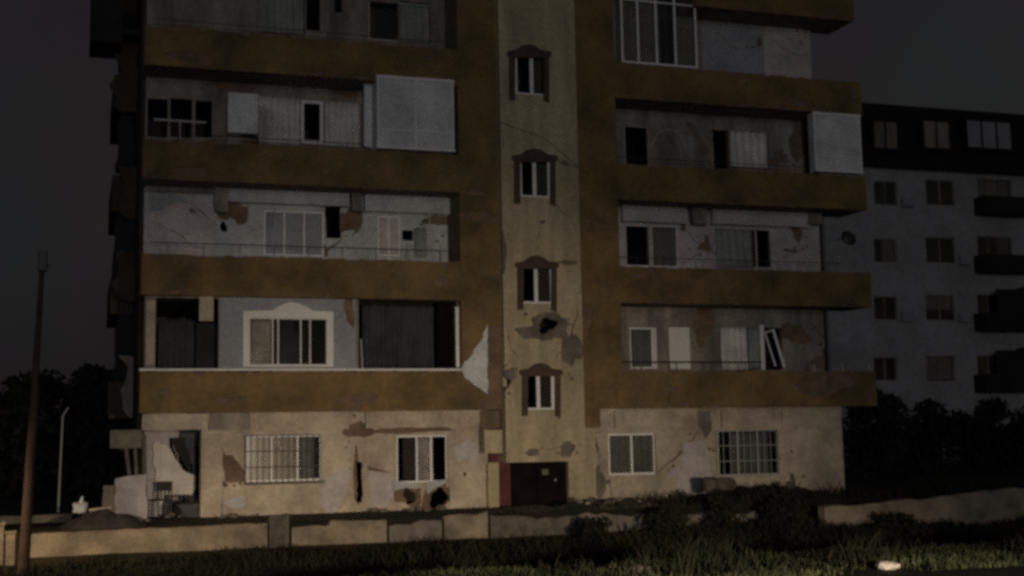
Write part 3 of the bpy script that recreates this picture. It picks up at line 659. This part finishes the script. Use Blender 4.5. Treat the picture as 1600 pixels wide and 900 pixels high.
# lower part of the tower: entrance surround + doors
q = MB(); e0, e1 = at(763, 760, .3)[0], at(889, 760, .3)[0]
q.plate([(TA-.03, 0), (e0, 0), (e0, tz0-.004), (TA-.03, tz0-.004)], [], .3, .3)
bpart(q, 'entrance_wall', M['tower']); q = MB()
q.plate([(e1, 0), (rx0+.4, 0), (rx0+.4, 2.62), (TB-.05, 2.62), (TB-.05, tz0-.004), (e1, tz0-.004)], [], .3, .24); bpart(q, 'entrance_wall', M['tower'])
def leaf_px(x0, x1, m, nm='entrance_door', lb=None):
    p = rect(x0, 726, x1, 797, .5); a, b = p[0][0], p[1][0]
    q = MB(); q.box(a, b, .5, .55, 0.02, tz0); o = bpart(q, nm, M[m], label=lb)
    q = MB()
    for z in (.15, .75, 1.15): q.box(a+.06, b-.06, .48, .498, z, z+(.5 if z != .75 else .3))
    bpart(q, 'door_panel', M[m], o); return o
leaf_px(762, 798, 'red', lb='faded red entrance door leaf')
o = leaf_px(799, 838, 'gate', lb='dark entrance leaf'); leaf_px(839, 889, 'gate', lb='dark entrance leaf on the right')
q = MB(); A_ = at(868, 750, .44); bmesh.ops.create_icosphere(q.bm, subdivisions=2, radius=.035, matrix=Matrix.Translation((A_[0], .45, A_[1]))); bpart(q, 'door_knob', M['metal'], o)
q = MB(); q.rbox(rect(847, 733, 857, 742, .47), .46, .478); bpart(q, 'notice_plate', M['conc'], o)
# brown wall piece under pier + return at the tower foot
q = MB(); q.plate(jag(poly([(750, 642), (780, 640), (782, 668), (752, 672)], .3), .15, .02, 130), [], .3, .2); bpart(q, 'pier_foot', M['brick'])
q = MB(); q.rbox(rect(757, 672, 785, 708, -.1), -.1, .29); bpart(q, 'meter_box', M['tower'])
q = MB(); q.rbox(rect(903, 636, 938, 668, .1), .1, .29); bpart(q, 'pier_foot', M['ochre'])

# ---- side balconies on the left flank
for k in range(5):
    pj = .62 if k < 4 else 1.05
    z0, z1 = zbot(k), ztop(k)
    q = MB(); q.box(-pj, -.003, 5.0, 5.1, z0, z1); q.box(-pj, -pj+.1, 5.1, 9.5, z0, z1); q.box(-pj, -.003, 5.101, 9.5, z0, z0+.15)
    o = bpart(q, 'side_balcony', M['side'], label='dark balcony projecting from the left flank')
    if k in (1, 2, 3, 0):
        rr = random.Random(k); xo = at((172, 168, 172, 170)[k], 300, 5.05)[0]
        q = MB(); q.plate(jag([(xo*.8, z1+.02), (-.01, z1+.02), (-.01, zbot(k+1)-.01), (xo*.55, zbot(k+1)-.01), (xo*.75, z1+1.1)], .25, .07, k+140), [], 5.0, .03)
        bpart(q, 'torn_blind', M['tarp'], o)
q = MB(); p = rect(142, -80, 192, 66, 3.0); q.rbox(p, 3.0, 4.6); q.box(p[1][0], -.002, 3.05, 4.5, p[0][1]+.3, p[0][1]+.45); bpart(q, 'side_bay', M['tarp'], label='black closed bay on the left flank at the top')
for k, (px, py0, py1) in enumerate(((176, 66, 178), (186, 262, 345), (178, 392, 470), (190, 560, 650))):
    pts = [(px, py0), (216, py0), (216, py1), (px+8, py1), (px-4, (py0+py1)/2+8), (px+10, (py0+py1)/2-14)]
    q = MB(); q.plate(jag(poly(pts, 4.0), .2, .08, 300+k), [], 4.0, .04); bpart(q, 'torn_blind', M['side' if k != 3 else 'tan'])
# thin cables
def cable(pts, Y, r, label):
    q = MB(); P = [at(*p, Y) for p in pts]
    for a, b in zip(P, P[1:]): q.bar((a[0], Y, a[1]), (b[0], Y, b[1]), r, n=5)
    return tag(q.build('cable', M['dmetal']), label, 'cable')
cable([(780, 190), (850, 215), (905, 262), (890, 258)], -.34, .007, 'thin loose cable crossing the stair tower above its second window from the top')
# dish, ac
def dish(px, py, Y, label):
    c_ = at(px, py, Y); q = MB(); t = thing('satellite_dish', label, 'satellite dish', (c_[0], Y, c_[1]))
    bmesh.ops.create_uvsphere(q.bm, u_segments=20, v_segments=10, radius=.45)
    bmesh.ops.delete(q.bm, geom=[v for v in q.bm.verts if v.co.z < .30], context='VERTS')
    for v in q.bm.verts: v.co = Matrix.Rotation(R(70), 3, 'X') @ (v.co-Vector((0, 0, .45)))
    o = q.build('reflector', M['dmetal'], t, smooth=True); so = o.modifiers.new('s', 'SOLIDIFY'); so.thickness = .015
    q = MB(); q.bar((0, 0, 0), (-.35, .25, -.1), .02); q.bar((0, -.0, -.2), (0, -.3, 0), .01); q.build('arm', M['dmetal'], t)
dish(1328, 370, 1.35, 'small dark dish at the right end of the second floor balcony')

# ---- furniture of the wrecked corner room
def chair(x, y, z, rot, label):
    t = thing('chair', label, 'chair', (x, y, z)); t.rotation_euler = (0, 0, rot)
    q = MB(); q.box(-.21, .21, -.21, .21, .43, .47); q.build('seat', M['furn'], t, bevel=.01)
    q = MB(); q.box(-.2, .2, .17, .2, .68, .92)
    for xx in (-.1, 0, .1): q.box(xx-.015, xx+.015, .175, .195, .47, .68)
    q.build('backrest', M['furn'], t)
    for sx_ in (-1, 1):
        q = MB(); q.bar((sx_*.18, -.18, 0), (sx_*.18, -.18, .43), .018); q.build('leg', M['furn'], t)
        q = MB(); q.bar((sx_*.18, .185, 0), (sx_*.18, .185, .9), .018); q.build('leg', M['furn'], t)
cpos = at(252, 800, 1.2)
chair(cpos[0], 1.2, .0, R(205), 'dark wooden chair standing in the wrecked corner room')
t = thing('side_table', 'small dark table beside the chair in the wrecked corner room', 'table', (at(278, 800, 1.25)[0], 1.25, 0))
q = MB(); q.box(-.3, .3, -.25, .25, .52, .56); q.build('table_top', M['furn'], t, bevel=.01)
for sx_ in (-1, 1):
    for sy in (-1, 1):
        q = MB(); q.bar((sx_*.26, sy*.21, 0), (sx_*.26, sy*.21, .52), .02); q.build('leg', M['furn'], t)

def rockthing(px, y, r, m, label, name='rubble_chunk', cat='rubble', flat=.7, X=None, grp=None, seed=None, z=None):
    X = at(px, 800, y)[0] if X is None else X
    q = MB(); q.rock((X, y, (gz(X, y) if z is None else z)+r*flat*.45), r, seed or int(px+y*10), flat)
    return tag(q.build(name, m), label, cat, grp)
rockthing(298, .9, .45, M['dmetal'], 'dark heap of cloth lying by the pillar in the corner room', 'cloth_heap', 'cloth', .8)
rr = random.Random(5)
spots = [(262, .75, .10), (282, .6, .08), (268, 1.1, .13), (352, .2, .09), (366, .0, .12), (345, -.3, .07), (655, .1, .12), (640, -.2, .1), (690, .0, .14), (668, -.3, .08), (585, .1, .13), (600, -.1, .1), (215, -.2, .12), (232, -.5, .08)]
for i, (px, y, r) in enumerate(spots):
    rockthing(px, y, r, M['conc'], 'broken masonry chunk lying at the foot of the ground floor wall', grp='masonry chunks at the wall foot', seed=i+3)

# ------------------------------------------------------------------ neighbour building (right, beyond)
YN = 33.0
NB = thing('neighbour_building', 'grey apartment block with black mansard roof behind the right side of the damaged one', 'building', (45, YN, 0))
NX = Matrix.Translation((-45, -YN, 0))
def npart(mb, name, m, parent=None, **kw):
    o = mb.build(name, m, None, **kw); o.parent = parent or NB; o.matrix_parent_inverse = NX if parent is None else Matrix(); return o
nzt = at(1480, 268, YN)[1]; nx0 = at(1290, 400, YN)[0]; nx1 = nx0+28
wins = []
rows = [302, 392, 482, 577]
for i, yy in enumerate(rows):
    wins += [rect(1447, yy-21, 1492, yy+19, YN), rect(1366, yy-19, 1402, yy+18, YN), rect(1528, yy-22, 1582, yy+30, YN), rect(1640, yy-20, 1690, yy+18, YN)]
q = MB(); q.plate([(nx0, 0), (nx1, 0), (nx1, nzt), (nx0, nzt)], wins, YN, .3); npart(q, 'wall', M['far'])
q = MB(); q.box(nx0, nx0+.3, YN+.301, YN+12, 0, nzt); q.box(nx1-.3, nx1, YN+.301, YN+12, 0, nzt); q.box(nx0+.301, nx1-.301, YN+3, YN+3.2, 0, nzt); npart(q, 'side_wall', M['room'])
for i, w_ in enumerate(wins):
    a, b, s, t = w_[0][0], w_[1][0], w_[0][1], w_[2][1]; n2 = [.5] if i % 4 != 2 else [.33, .66]
    hs = []; xs = [a+.07]
    for f in n2: xs += [a+(b-a)*f-.04, a+(b-a)*f+.04]
    xs.append(b-.07)
    for j in range(0, len(xs), 2): hs.append([(xs[j], s+.07), (xs[j+1], s+.07), (xs[j+1], t-.07), (xs[j], t-.07)])
    q = MB(); q.plate([(a, s), (b, s), (b, t), (a, t)], hs, YN+.1, .08); wo = npart(q, 'window', M['tan'])
    q = MB(); q.box(a+.05, b-.05, YN+.13, YN+.15, s+.05, t-.05); npart(q, 'pane', M['glass'], wo)
    rn = random.Random(i*13+2); kk = rn.random()
    if kk < .75:
        a2, b2 = (a+.08, a+(b-a)*rn.choice((.35, .6, .95))) if rn.random() < .5 else (a+(b-a)*rn.choice((.05, .4, .6)), b-.08)
        q = MB(); q.box(a2, b2, YN+.22, YN+.24, s+(t-s)*rn.choice((.08, .08, .45)), t-.08); npart(q, 'blind', M[rn.choice(('far', 'curtg', 'tan', 'far'))], wo)
    if rn.random() < .35 and i % 4 != 2:
        q = MB(); q.box(b+.15, b+.95, YN-.35, YN-.003, s-.1, s+.5); npart(q, 'air_conditioner', M['grey'])
    if i % 4 == 2:
        q = MB(); zf = s-.12; q.box(a-.35, b+.45, YN-1.1, YN-.003, zf-.15, zf); q.box(a-.35, b+.45, YN-1.1, YN-1.0, zf+.001, zf+.95); q.box(a-.35, a-.27, YN-.999, YN-.01, zf+.001, zf+.95)
        if i > 8: q.box(b+.37, b+.45, YN-.999, YN-.01, zf+.95, zf+2.6); q.box(a+.6, b+.36, YN-1.05, YN-1.0, zf+.96, zf+2.4)
        npart(q, 'balcony', M['dark'])
# mansard with three dormers in view
zt2 = at(1480, 170, YN+1.2)[1]
bm = bmesh.new()
v = [bm.verts.new(c_) for c_ in ((nx0-.4, YN-.4, nzt), (nx1+.4, YN-.4, nzt), (nx1+.4, YN+1.2, zt2), (nx0-.4, YN+1.2, zt2), (nx0-.4, YN+12, nzt), (nx1+.4, YN+12, nzt), (nx1+.4, YN+11, zt2), (nx0-.4, YN+11, zt2))]
for f in ((0, 1, 2, 3), (4, 7, 6, 5), (3, 2, 6, 7), (0, 3, 7, 4), (1, 5, 6, 2), (0, 4, 5, 1)): bm.faces.new([v[i] for i in f])
q = MB(); q.bm.free(); q.bm = bm; RF = npart(q, 'mansard_roof', M['mans'])
q = MB(); q.box(nx0-.5, nx1+.5, YN-.6, YN-.401, nzt-.05, nzt+.12); npart(q, 'eaves', M['mans'], RF)
for (x0, x1, mm) in ((1366, 1404, 'tan'), (1444, 1486, 'tan'), (1512, 1582, 'grey'), (1640, 1690, 'tan')):
    p = rect(x0, 188, x1, 232, YN-.2); a, b, s, t = p[0][0], p[1][0], p[0][1], p[2][1]
    q = MB(); q.plate([(a-.15, s-.15), (b+.15, s-.15), (b+.15, t+.1), ((a+b)/2, t+.4), (a-.15, t+.1)], [rect(x0, 188, x1, 232, YN-.2)], YN-.2, 1.6); npart(q, 'dormer', M['mans'], RF)
    q = MB(); n_ = 3 if x1-x0 > 60 else 2
    hs = [[(a+(b-a)*j/n_+.05, s+.05), (a+(b-a)*(j+1)/n_-.05, s+.05), (a+(b-a)*(j+1)/n_-.05, t-.05), (a+(b-a)*j/n_+.05, t-.05)] for j in range(n_)]
    q.plate([(a, s), (b, s), (b, t), (a, t)], hs, YN-.15, .05); npart(q, 'dormer_window', M['dark'], RF)
    q = MB(); q.box(a+.02, b-.02, YN-.05, YN-.02, s+.02, t-.02); npart(q, 'dormer_blind', M[mm], RF)

# ------------------------------------------------------------------ trees, shrubs
def foliage(mb, c, r, n, size, rr, dens=1):
    for _ in range(n):
        while True:
            d = Vector((rr.uniform(-1, 1), rr.uniform(-1, 1), rr.uniform(-1, 1)))
            if .15 < d.length < 1: break
        p = Vector(c)+Vector((d.x*r[0], d.y*r[1], d.z*r[2]))
        k = size*rr.uniform(.6, 1.4); q = Matrix.Rotation(rr.uniform(0, 6.28), 3, Vector((rr.uniform(-1, 1), rr.uniform(-1, 1), rr.uniform(-1, 1)+.01)))
        vs = [mb.bm.verts.new(p+q @ Vector(u)*k) for u in ((-.5, 0, 0), (0, -.28, .05), (.5, 0, 0), (0, .28, .05))]
        mb.bm.faces.new(vs)
def tree(name, x, y, h, w, label, m='leafb', seed=1, n=2600, trunk=True, cat='tree', grp=None, low=.25, size=.34):
    rr = random.Random(seed); z = gz(x, y); t = thing(name, label, cat, (x, y, z), grp)
    if trunk:
        q = MB(); q.bar((0, 0, -.1), (rr.uniform(-.2, .2), 0, h*.5), .16*h/6, .07*h/6)
        for i in range(6):
            a = rr.uniform(0, 6.28); q.bar((0, 0, h*(.2+.06*i)), (math.cos(a)*w*.32, math.sin(a)*w*.32, h*(.45+.07*i)), .06*h/6, .015)
        q.build('trunk', M['bark'], t)
    q = MB(); nc = 13
    for i in range(nc):
        a = rr.uniform(0, 6.28); rad = rr.uniform(0, .36)*w; zc_ = h*(low+(.88-low)*rr.random()); kk = rr.uniform(.16, .27)*w*(1.15-.45*zc_/h)
        foliage(q, (math.cos(a)*rad, math.sin(a)*rad, zc_), (kk, kk, kk*.75), n//nc, size, rr)
    q.build('crown', M[m], t)
    return t
def txy(px, y): return at(px, 700, y)[0]
right = [(1350, 14, 3.6, 4.2, 'shrub hard against the right end of the damaged building'), (1415, 16, 3.9, 4.6, 'second shrub right of the damaged building under the grey block'),
         (1480, 17, 3.2, 4.4, 'low wide shrub below the second window column of the grey block'), (1545, 15, 3.5, 4.6, 'shrub below the dark balconies of the grey block'), (1605, 14, 3.6, 4.4, 'shrub cut by the right edge of the photo')]
for i, (px, y, h, w_, lb) in enumerate(right):
    tree('shrub', txy(px, y), y, h, w_, 'black green '+lb, 'leafb', 20+i, 2600, True, 'shrub', 'dark shrubs below the grey block', low=.05, size=.3)
for i, (px, y, h, w_, lb) in enumerate(((1128, -4.6, .95, 1.3, 'low dark bush under the grilled right window'), (1225, -4.9, .8, 1.5, 'low dark bush before the right end of the right wing'), (1040, -5.0, .7, 1.2, 'low dark bush below the two pane window near the entrance'), (1400, -7.5, .75, 1.7, 'low dark bush in front of the faint grey wall'), (930, -5.4, .6, 1.2, 'lowest dark bush just right of the entrance'))):
    tree('bush', txy(px, y), y, h, w_, lb, 'weed', 70+i, 900, True, 'bush', 'low dark bushes along the building', low=.15, size=.13)
left = [(20, 22, 4.6, 6.4, 'broad dark tree at the left edge behind the tall pole'), (75, 26, 5.6, 6.2, 'dark tree behind the thin pale post'), (128, 20, 4.9, 5.4, 'dark tree between the thin post and the left flank'), (172, 15, 5.6, 4.0, 'dark tree touching the left flank of the damaged building')]
for i, (px, y, h, w_, lb) in enumerate(left):
    tree('tree', txy(px, y), y, h, w_, lb, 'leafb' if i % 2 else 'leaf', 40+i, 3400, True, 'tree', 'dark trees left of the damaged building', low=.1, size=.36)

# ------------------------------------------------------------------ low walls in front
def wall_run(pts, th, m, name, label, seed, jz=.05):
    """pts: (x, y, ztop, zbottom) along the wall; a chipped concrete wall with thickness th"""
    rr = random.Random(seed); bm = bmesh.new(); P = []
    for (a, b) in zip(pts, pts[1:]):
        n = max(2, int((Vector(b[:2])-Vector(a[:2])).length/.22))
        for i in range(n): P.append([a[j]+(b[j]-a[j])*i/n for j in range(4)])
    P.append(list(pts[-1])); rows = []
    for x, y, zt, zb in P:
        zt += rr.uniform(-jz, jz*.4); o = rr.uniform(-.015, .015)
        rows.append([bm.verts.new(v) for v in ((x, y+o, zb), (x, y+o*.5, (zt+zb)/2), (x, y+o+.01, zt-.02), (x, y+.03, zt), (x, y+th, zt), (x, y+th, zb))])
    for a, b in zip(rows, rows[1:]):
        for i in range(6): bm.faces.new((a[i], b[i], b[(i+1) % 6], a[(i+1) % 6]))
    bm.faces.new(list(reversed(rows[0]))); bm.faces.new(rows[-1])
    q = MB(); q.bm.free(); q.bm = bm
    return tag(q.build(name, m), label, 'wall', kind='thing')
YR = -3.6
def wp(px, pyt, Y, zb): X, Z = at(px, pyt, Y); return (X, Y, Z, zb)
wall_run([wp(48, 834, YR, -1), wp(150, 829, YR, -1), wp(300, 822, YR, -1), wp(418, 817, YR, -1)], .25, M['wallc'], 'retaining_wall', 'long beige low concrete wall from the tall pole to the broken pier', 1, .02)
wall_run([wp(421, 806, YR-.05, -1), wp(452, 803, YR-.05, -1)], .35, M['rubble'], 'wall_pier', 'dark square pier ending the long beige low wall', 2, .02)
wall_run([wp(456, 822, YR, -1), wp(512, 819, YR, -1), wp(518, 814, YR, -1), wp(604, 812, YR, -1)], .25, M['wallc'], 'retaining_wall', 'broken stretch of low wall right of the dark pier', 3, .05)
wall_run([wp(608, 818, YR, -1), wp(690, 812, YR, -1)], .22, M['conc'], 'retaining_wall', 'crumbled dark stretch of low wall below the wall holes', 4, .07)
wall_run([wp(694, 806, YR, -1), wp(762, 800, YR, -1)], .25, M['wallc'], 'retaining_wall', 'last pale stretch of low wall before the entrance', 5, .05)
wall_run([wp(766, 806, YR, -1), wp(840, 808, YR, -1), wp(900, 806, YR, -1)], .22, M['rubble'], 'retaining_wall', 'lowest crumbled stretch of wall in front of the entrance', 15, .06)
wall_run([wp(904, 800, YR, -1), wp(1000, 803, YR, -1), wp(1060, 798, YR, -1), wp(1140, 802, YR, -1), wp(1230, 797, YR, -1)], .2, M['conc'], 'retaining_wall', 'broken low stretch of wall right of the entrance, half behind weeds', 14, .09)
wall_run([wp(-40, 806, 0.5, -.2), wp(40, 806, .5, -.2), wp(112, 802, .5, -.2)], .2, M['wallc'], 'garden_wall', 'short beige wall standing behind the tall pole', 6, .01)
p = [wp(1288, 790, -5.5, -1.2), wp(1340, 787, -5.5, -1.2), wp(1450, 778, -5.5, -1.2), wp(1540, 766, -5.5, -1.2), wp(1700, 754, -5.5, -1.2)]
wall_run(p, .3, M['wallc'], 'boundary_wall', 'faint grey low wall rising to the right edge', 7, .05)
# pale posts at the far left
for i, (x0, x1, yt, lb) in enumerate(((-8, 6, 822, 'pale gate post cut by the left edge of the photo'), (9, 24, 834, 'pale plank panel between the gate post and the tall pole'))):
    p = rect(x0, yt, x1, 884, -6.2)
    q = MB(); q.rbox(p, -6.2, -6.05 if i else -5.95); q.box(p[0][0]-.02, p[1][0]+.02, -6.22, -5.93, p[2][1]+.001, p[2][1]+.05)
    tag(q.build('gate_post' if i == 0 else 'fence_panel', M['wallc'], bevel=.01), lb, 'post' if i == 0 else 'fence panel')
q = MB(); X_, Z_ = at(7, 818, -6.1); q.rock((X_, -6.1, Z_), .07, 9, 1.2); tag(q.build('stone', M['conc']), 'small stone on top of the pale gate post', 'stone')

# utility pole
t = thing('utility_pole', 'tall brown wooden pole leaning right at the left edge with a dark box on top', 'pole', (at(36, 885, -6.6)[0], -6.6, -.75))
A_ = at(36, 890, -6.6); B_ = at(67, 396, -6.6)
q = MB(); q.bar((0, 0, -.1), (B_[0]-A_[0], .1, B_[1]+.75), .115, .045, 12); q.build('pole_shaft', M['wood'], t, smooth=False)
q = MB(); q.box(-.09, .09, -.1, .1, -.36, .05); o = q.build('pole_cap', M['dmetal'], t, bevel=.02); o.location = (B_[0]-A_[0], .1, B_[1]+.75)  # dark cap of unknown use at the pole top
q = MB(); q.bar((0, 0, -.2), (.13, 0, -.25), .02); q.build('bracket', M['dmetal'], o)
# thin pale post
A_ = at(92, 742, 6); B_ = at(98, 650, 6)
q = MB(); q.bar((A_[0], 6, 0), (B_[0], 6, B_[1]), .035, .022); q.bar((B_[0], 6, B_[1]), (B_[0]+.15, 6, B_[1]+.25), .02)
tag(q.build('thin_post', M['metal']), 'thin pale metal post among the dark trees at the left', 'post')

# rubble heap, bags
rr = random.Random(12)
def mound(px0, px1, y, h, m, label, seed, depth=1.6, name='rubble_heap', cat='rubble heap'):
    x0, x1 = at(px0, 800, y)[0], at(px1, 800, y)[0]; bm = bmesh.new(); nx, ny = 40, 14; g = []
    for j in range(ny+1):
        row = []
        for i in range(nx+1):
            u, v_ = i/nx, j/ny; X = x0+(x1-x0)*u; Y = y-depth/2+depth*v_
            e_ = max(0, math.sin(math.pi*u))**.7*max(0, math.sin(math.pi*v_))**.8
            n_ = noise.fractal(Vector((X*1.4+seed, Y*1.4, 0)), 1, 2, 4)
            row.append(bm.verts.new((X, Y, gz(X, Y)-.06+h*e_*(1+.5*n_))))
        g.append(row)
    for j in range(ny):
        for i in range(nx): bm.faces.new((g[j][i], g[j][i+1], g[j+1][i+1], g[j+1][i]))
    q = MB(); q.bm.free(); q.bm = bm; return tag(q.build(name, m), label, cat)
mound(90, 232, -2.4, .42, M['dmetal'], 'black low heap of debris left of the wrecked corner room', 3)
mound(1070, 1330, -1.3, .42, M['soil'], 'long dark heap of earth against the right wing', 5, 3.0, 'earth_heap', 'earth heap')
mound(860, 1060, -2.2, .28, M['rubble'], 'low brown heap of rubble right of the entrance', 8, 2.4)
mound(745, 900, -2.0, .16, M['rubble'], 'flat brown heap of rubble before the entrance', 9, 2.2)
rr = random.Random(44)
for i in range(10):
    px = rr.uniform(900, 1060); y = rr.uniform(-2.9, -1.6); X = at(px, 780, y)[0]
    rockthing(px, y, rr.uniform(.05, .12), M['conc'] if i % 2 else M['cream'], 'small plaster fragment lying on the low rubble heap right of the entrance', grp='plaster fragments on the rubble heap', seed=60+i, z=gz(X, y)+.17)
for i, (px, r, y) in enumerate(((1112, .3, -1.4), (1135, .34, -1.5), (1238, .16, -1.8), (925, .12, -2.6), (905, .08, -2.8))):
    X = at(px, 780, y)[0]; rockthing(px, y, r, M['rubble'] if i < 2 else M['conc'], ('dark boulder of debris at the top of the earth heap, nearer the entrance', 'dark boulder of debris at the top of the earth heap, under the grilled window', 'pale chunk at the right end of the earth heap', 'pale chunk on the rubble right of the entrance', 'smallest chunk on the rubble right of the entrance')[i], z=gz(X, y)+(.38 if i < 3 else .2), flat=.8)
# plastic bag and slab at the left
X_, Z_ = at(125, 798, -1.6)
q = MB(); q.rock((X_, -1.6, Z_+.06), .17, 31, 1.25); q.bar((X_, -1.6, Z_+.12), (X_+.05, -1.6, Z_+.33), .07, .015, 7)
o = q.build('plastic_bag', M['pvc'], smooth=False); tag(o, 'knotted white plastic bag on the black debris heap', 'bag')
q = MB(); q.box(0, .5, -.1, .15, 0, .06, Matrix.Translation((X_+.2, -1.5, Z_-.03)) @ Matrix.Rotation(R(-6), 4, 'Y')); tag(q.build('broken_slab', M['cream']), 'short pale slab lying beside the white plastic bag', 'slab')
q = MB(); p = rect(161, 758, 180, 806, -.2); q.plate(jag(p, .15, .02, 5), [], -.2, .25); tag(q.build('concrete_block', M['conc'],), 'upright grey block at the left flank of the corner room', 'block')
# bag lying on the grass, bottom right
def ground_hit(px, py):
    d = fw + r2*((px-800)/FPX) - u2*((py-450)/FPX); t_ = 1
    while t_ < 60:
        p = cam.matrix_world.translation + d*t_
        if p.z <= gz(p.x, p.y): return p
        t_ += .02
    return p
p = ground_hit(1383, 892)
q = MB(); q.rock((p.x, p.y, p.z+.07), .17, 77, .62); q.rock((p.x+.17, p.y+.02, p.z+.06), .07, 78, .8)
tag(q.build('crumpled_bag', M['cloth']), 'small pale crumpled bag lying on the grass at the bottom right', 'bag')
for i, (px, py, r, lb) in enumerate(((975, 872, .07, 'small pale stone in the dark weeds right of centre'), (830, 868, .06, 'tiny pale stone in the dark weeds below the entrance'), (1000, 893, .15, 'flat stone at the grass edge, bottom centre right'))):
    p = ground_hit(px, py); q = MB(); q.rock((p.x, p.y, p.z+.03), r, 80+i, .5); tag(q.build('stone', M['conc']), lb, 'stone')

# ------------------------------------------------------------------ weeds and grass
def blades(name, region, n, h, wd, m, label, cat, seed, dens=None):
    rr = random.Random(seed); q = MB(); bm = q.bm
    x0, x1, y0, y1 = region; k = 0
    while k < n:
        x, y = rr.uniform(x0, x1), rr.uniform(y0, y1)
        if dens and rr.random() > dens(x, y): 
            k += .25; continue
        k += 1; z = gz(x, y)-.02; a = rr.uniform(0, 6.28); hh = h(x, y)*rr.uniform(.45, 1.25); w_ = wd*rr.uniform(.6, 1.4)
        dx, dy = math.cos(a), math.sin(a); lx, ly = rr.uniform(-.5, .5)*hh, rr.uniform(-.5, .5)*hh
        b0, b1 = bm.verts.new((x-dx*w_, y-dy*w_, z)), bm.verts.new((x+dx*w_, y+dy*w_, z))
        c0, c1 = bm.verts.new((x-dx*w_*.8+lx*.4, y-dy*w_*.8+ly*.4, z+hh*.6)), bm.verts.new((x+dx*w_*.8+lx*.4, y+dy*w_*.8+ly*.4, z+hh*.6))
        tp = bm.verts.new((x+lx, y+ly, z+hh)); bm.faces.new((b0, b1, c1, c0)); bm.faces.new((c0, c1, tp))
    o = q.build(name, M[m]); o['kind'] = 'stuff'; return tag(o, label, cat)
nf = lambda x, y, s=.5: .5+.5*noise.noise(Vector((x*s, y*s, 3)))
def dw(x, y):
    if y > -4.2: return .8 if x > 12.6 else (.22 if x > 8.5 and y < -2.4 else 0)
    if y < -14.2: return max(0, nf(x, y, .55)-.36)*3
    return 1 if x > 3 else (.55 if y < -4.6 else .15)
blades('weeds', (-3, 27, -17.5, -1.0), 56000, lambda x, y: (.14+.9*max(0, nf(x+9, y, .5)-.42)*(1 if x > 4 else .45))*(.6+.5*nf(x, y, 1.3) if y < -14.2 else 1)*(1.25 if x > 14 else 1), .018, 'weed', 'dark tangled weeds filling the hollow before the building', 'weeds', 3, dw)
blades('grass', (-5, 20, -18.5, -14.6), 34000, lambda x, y: .04+.14*nf(x, y, .8), .010, 'grass', 'short olive grass along the bottom edge', 'grass', 4, lambda x, y: max(0, (nf(x, y, .6)-.3))**1.5*2.2)
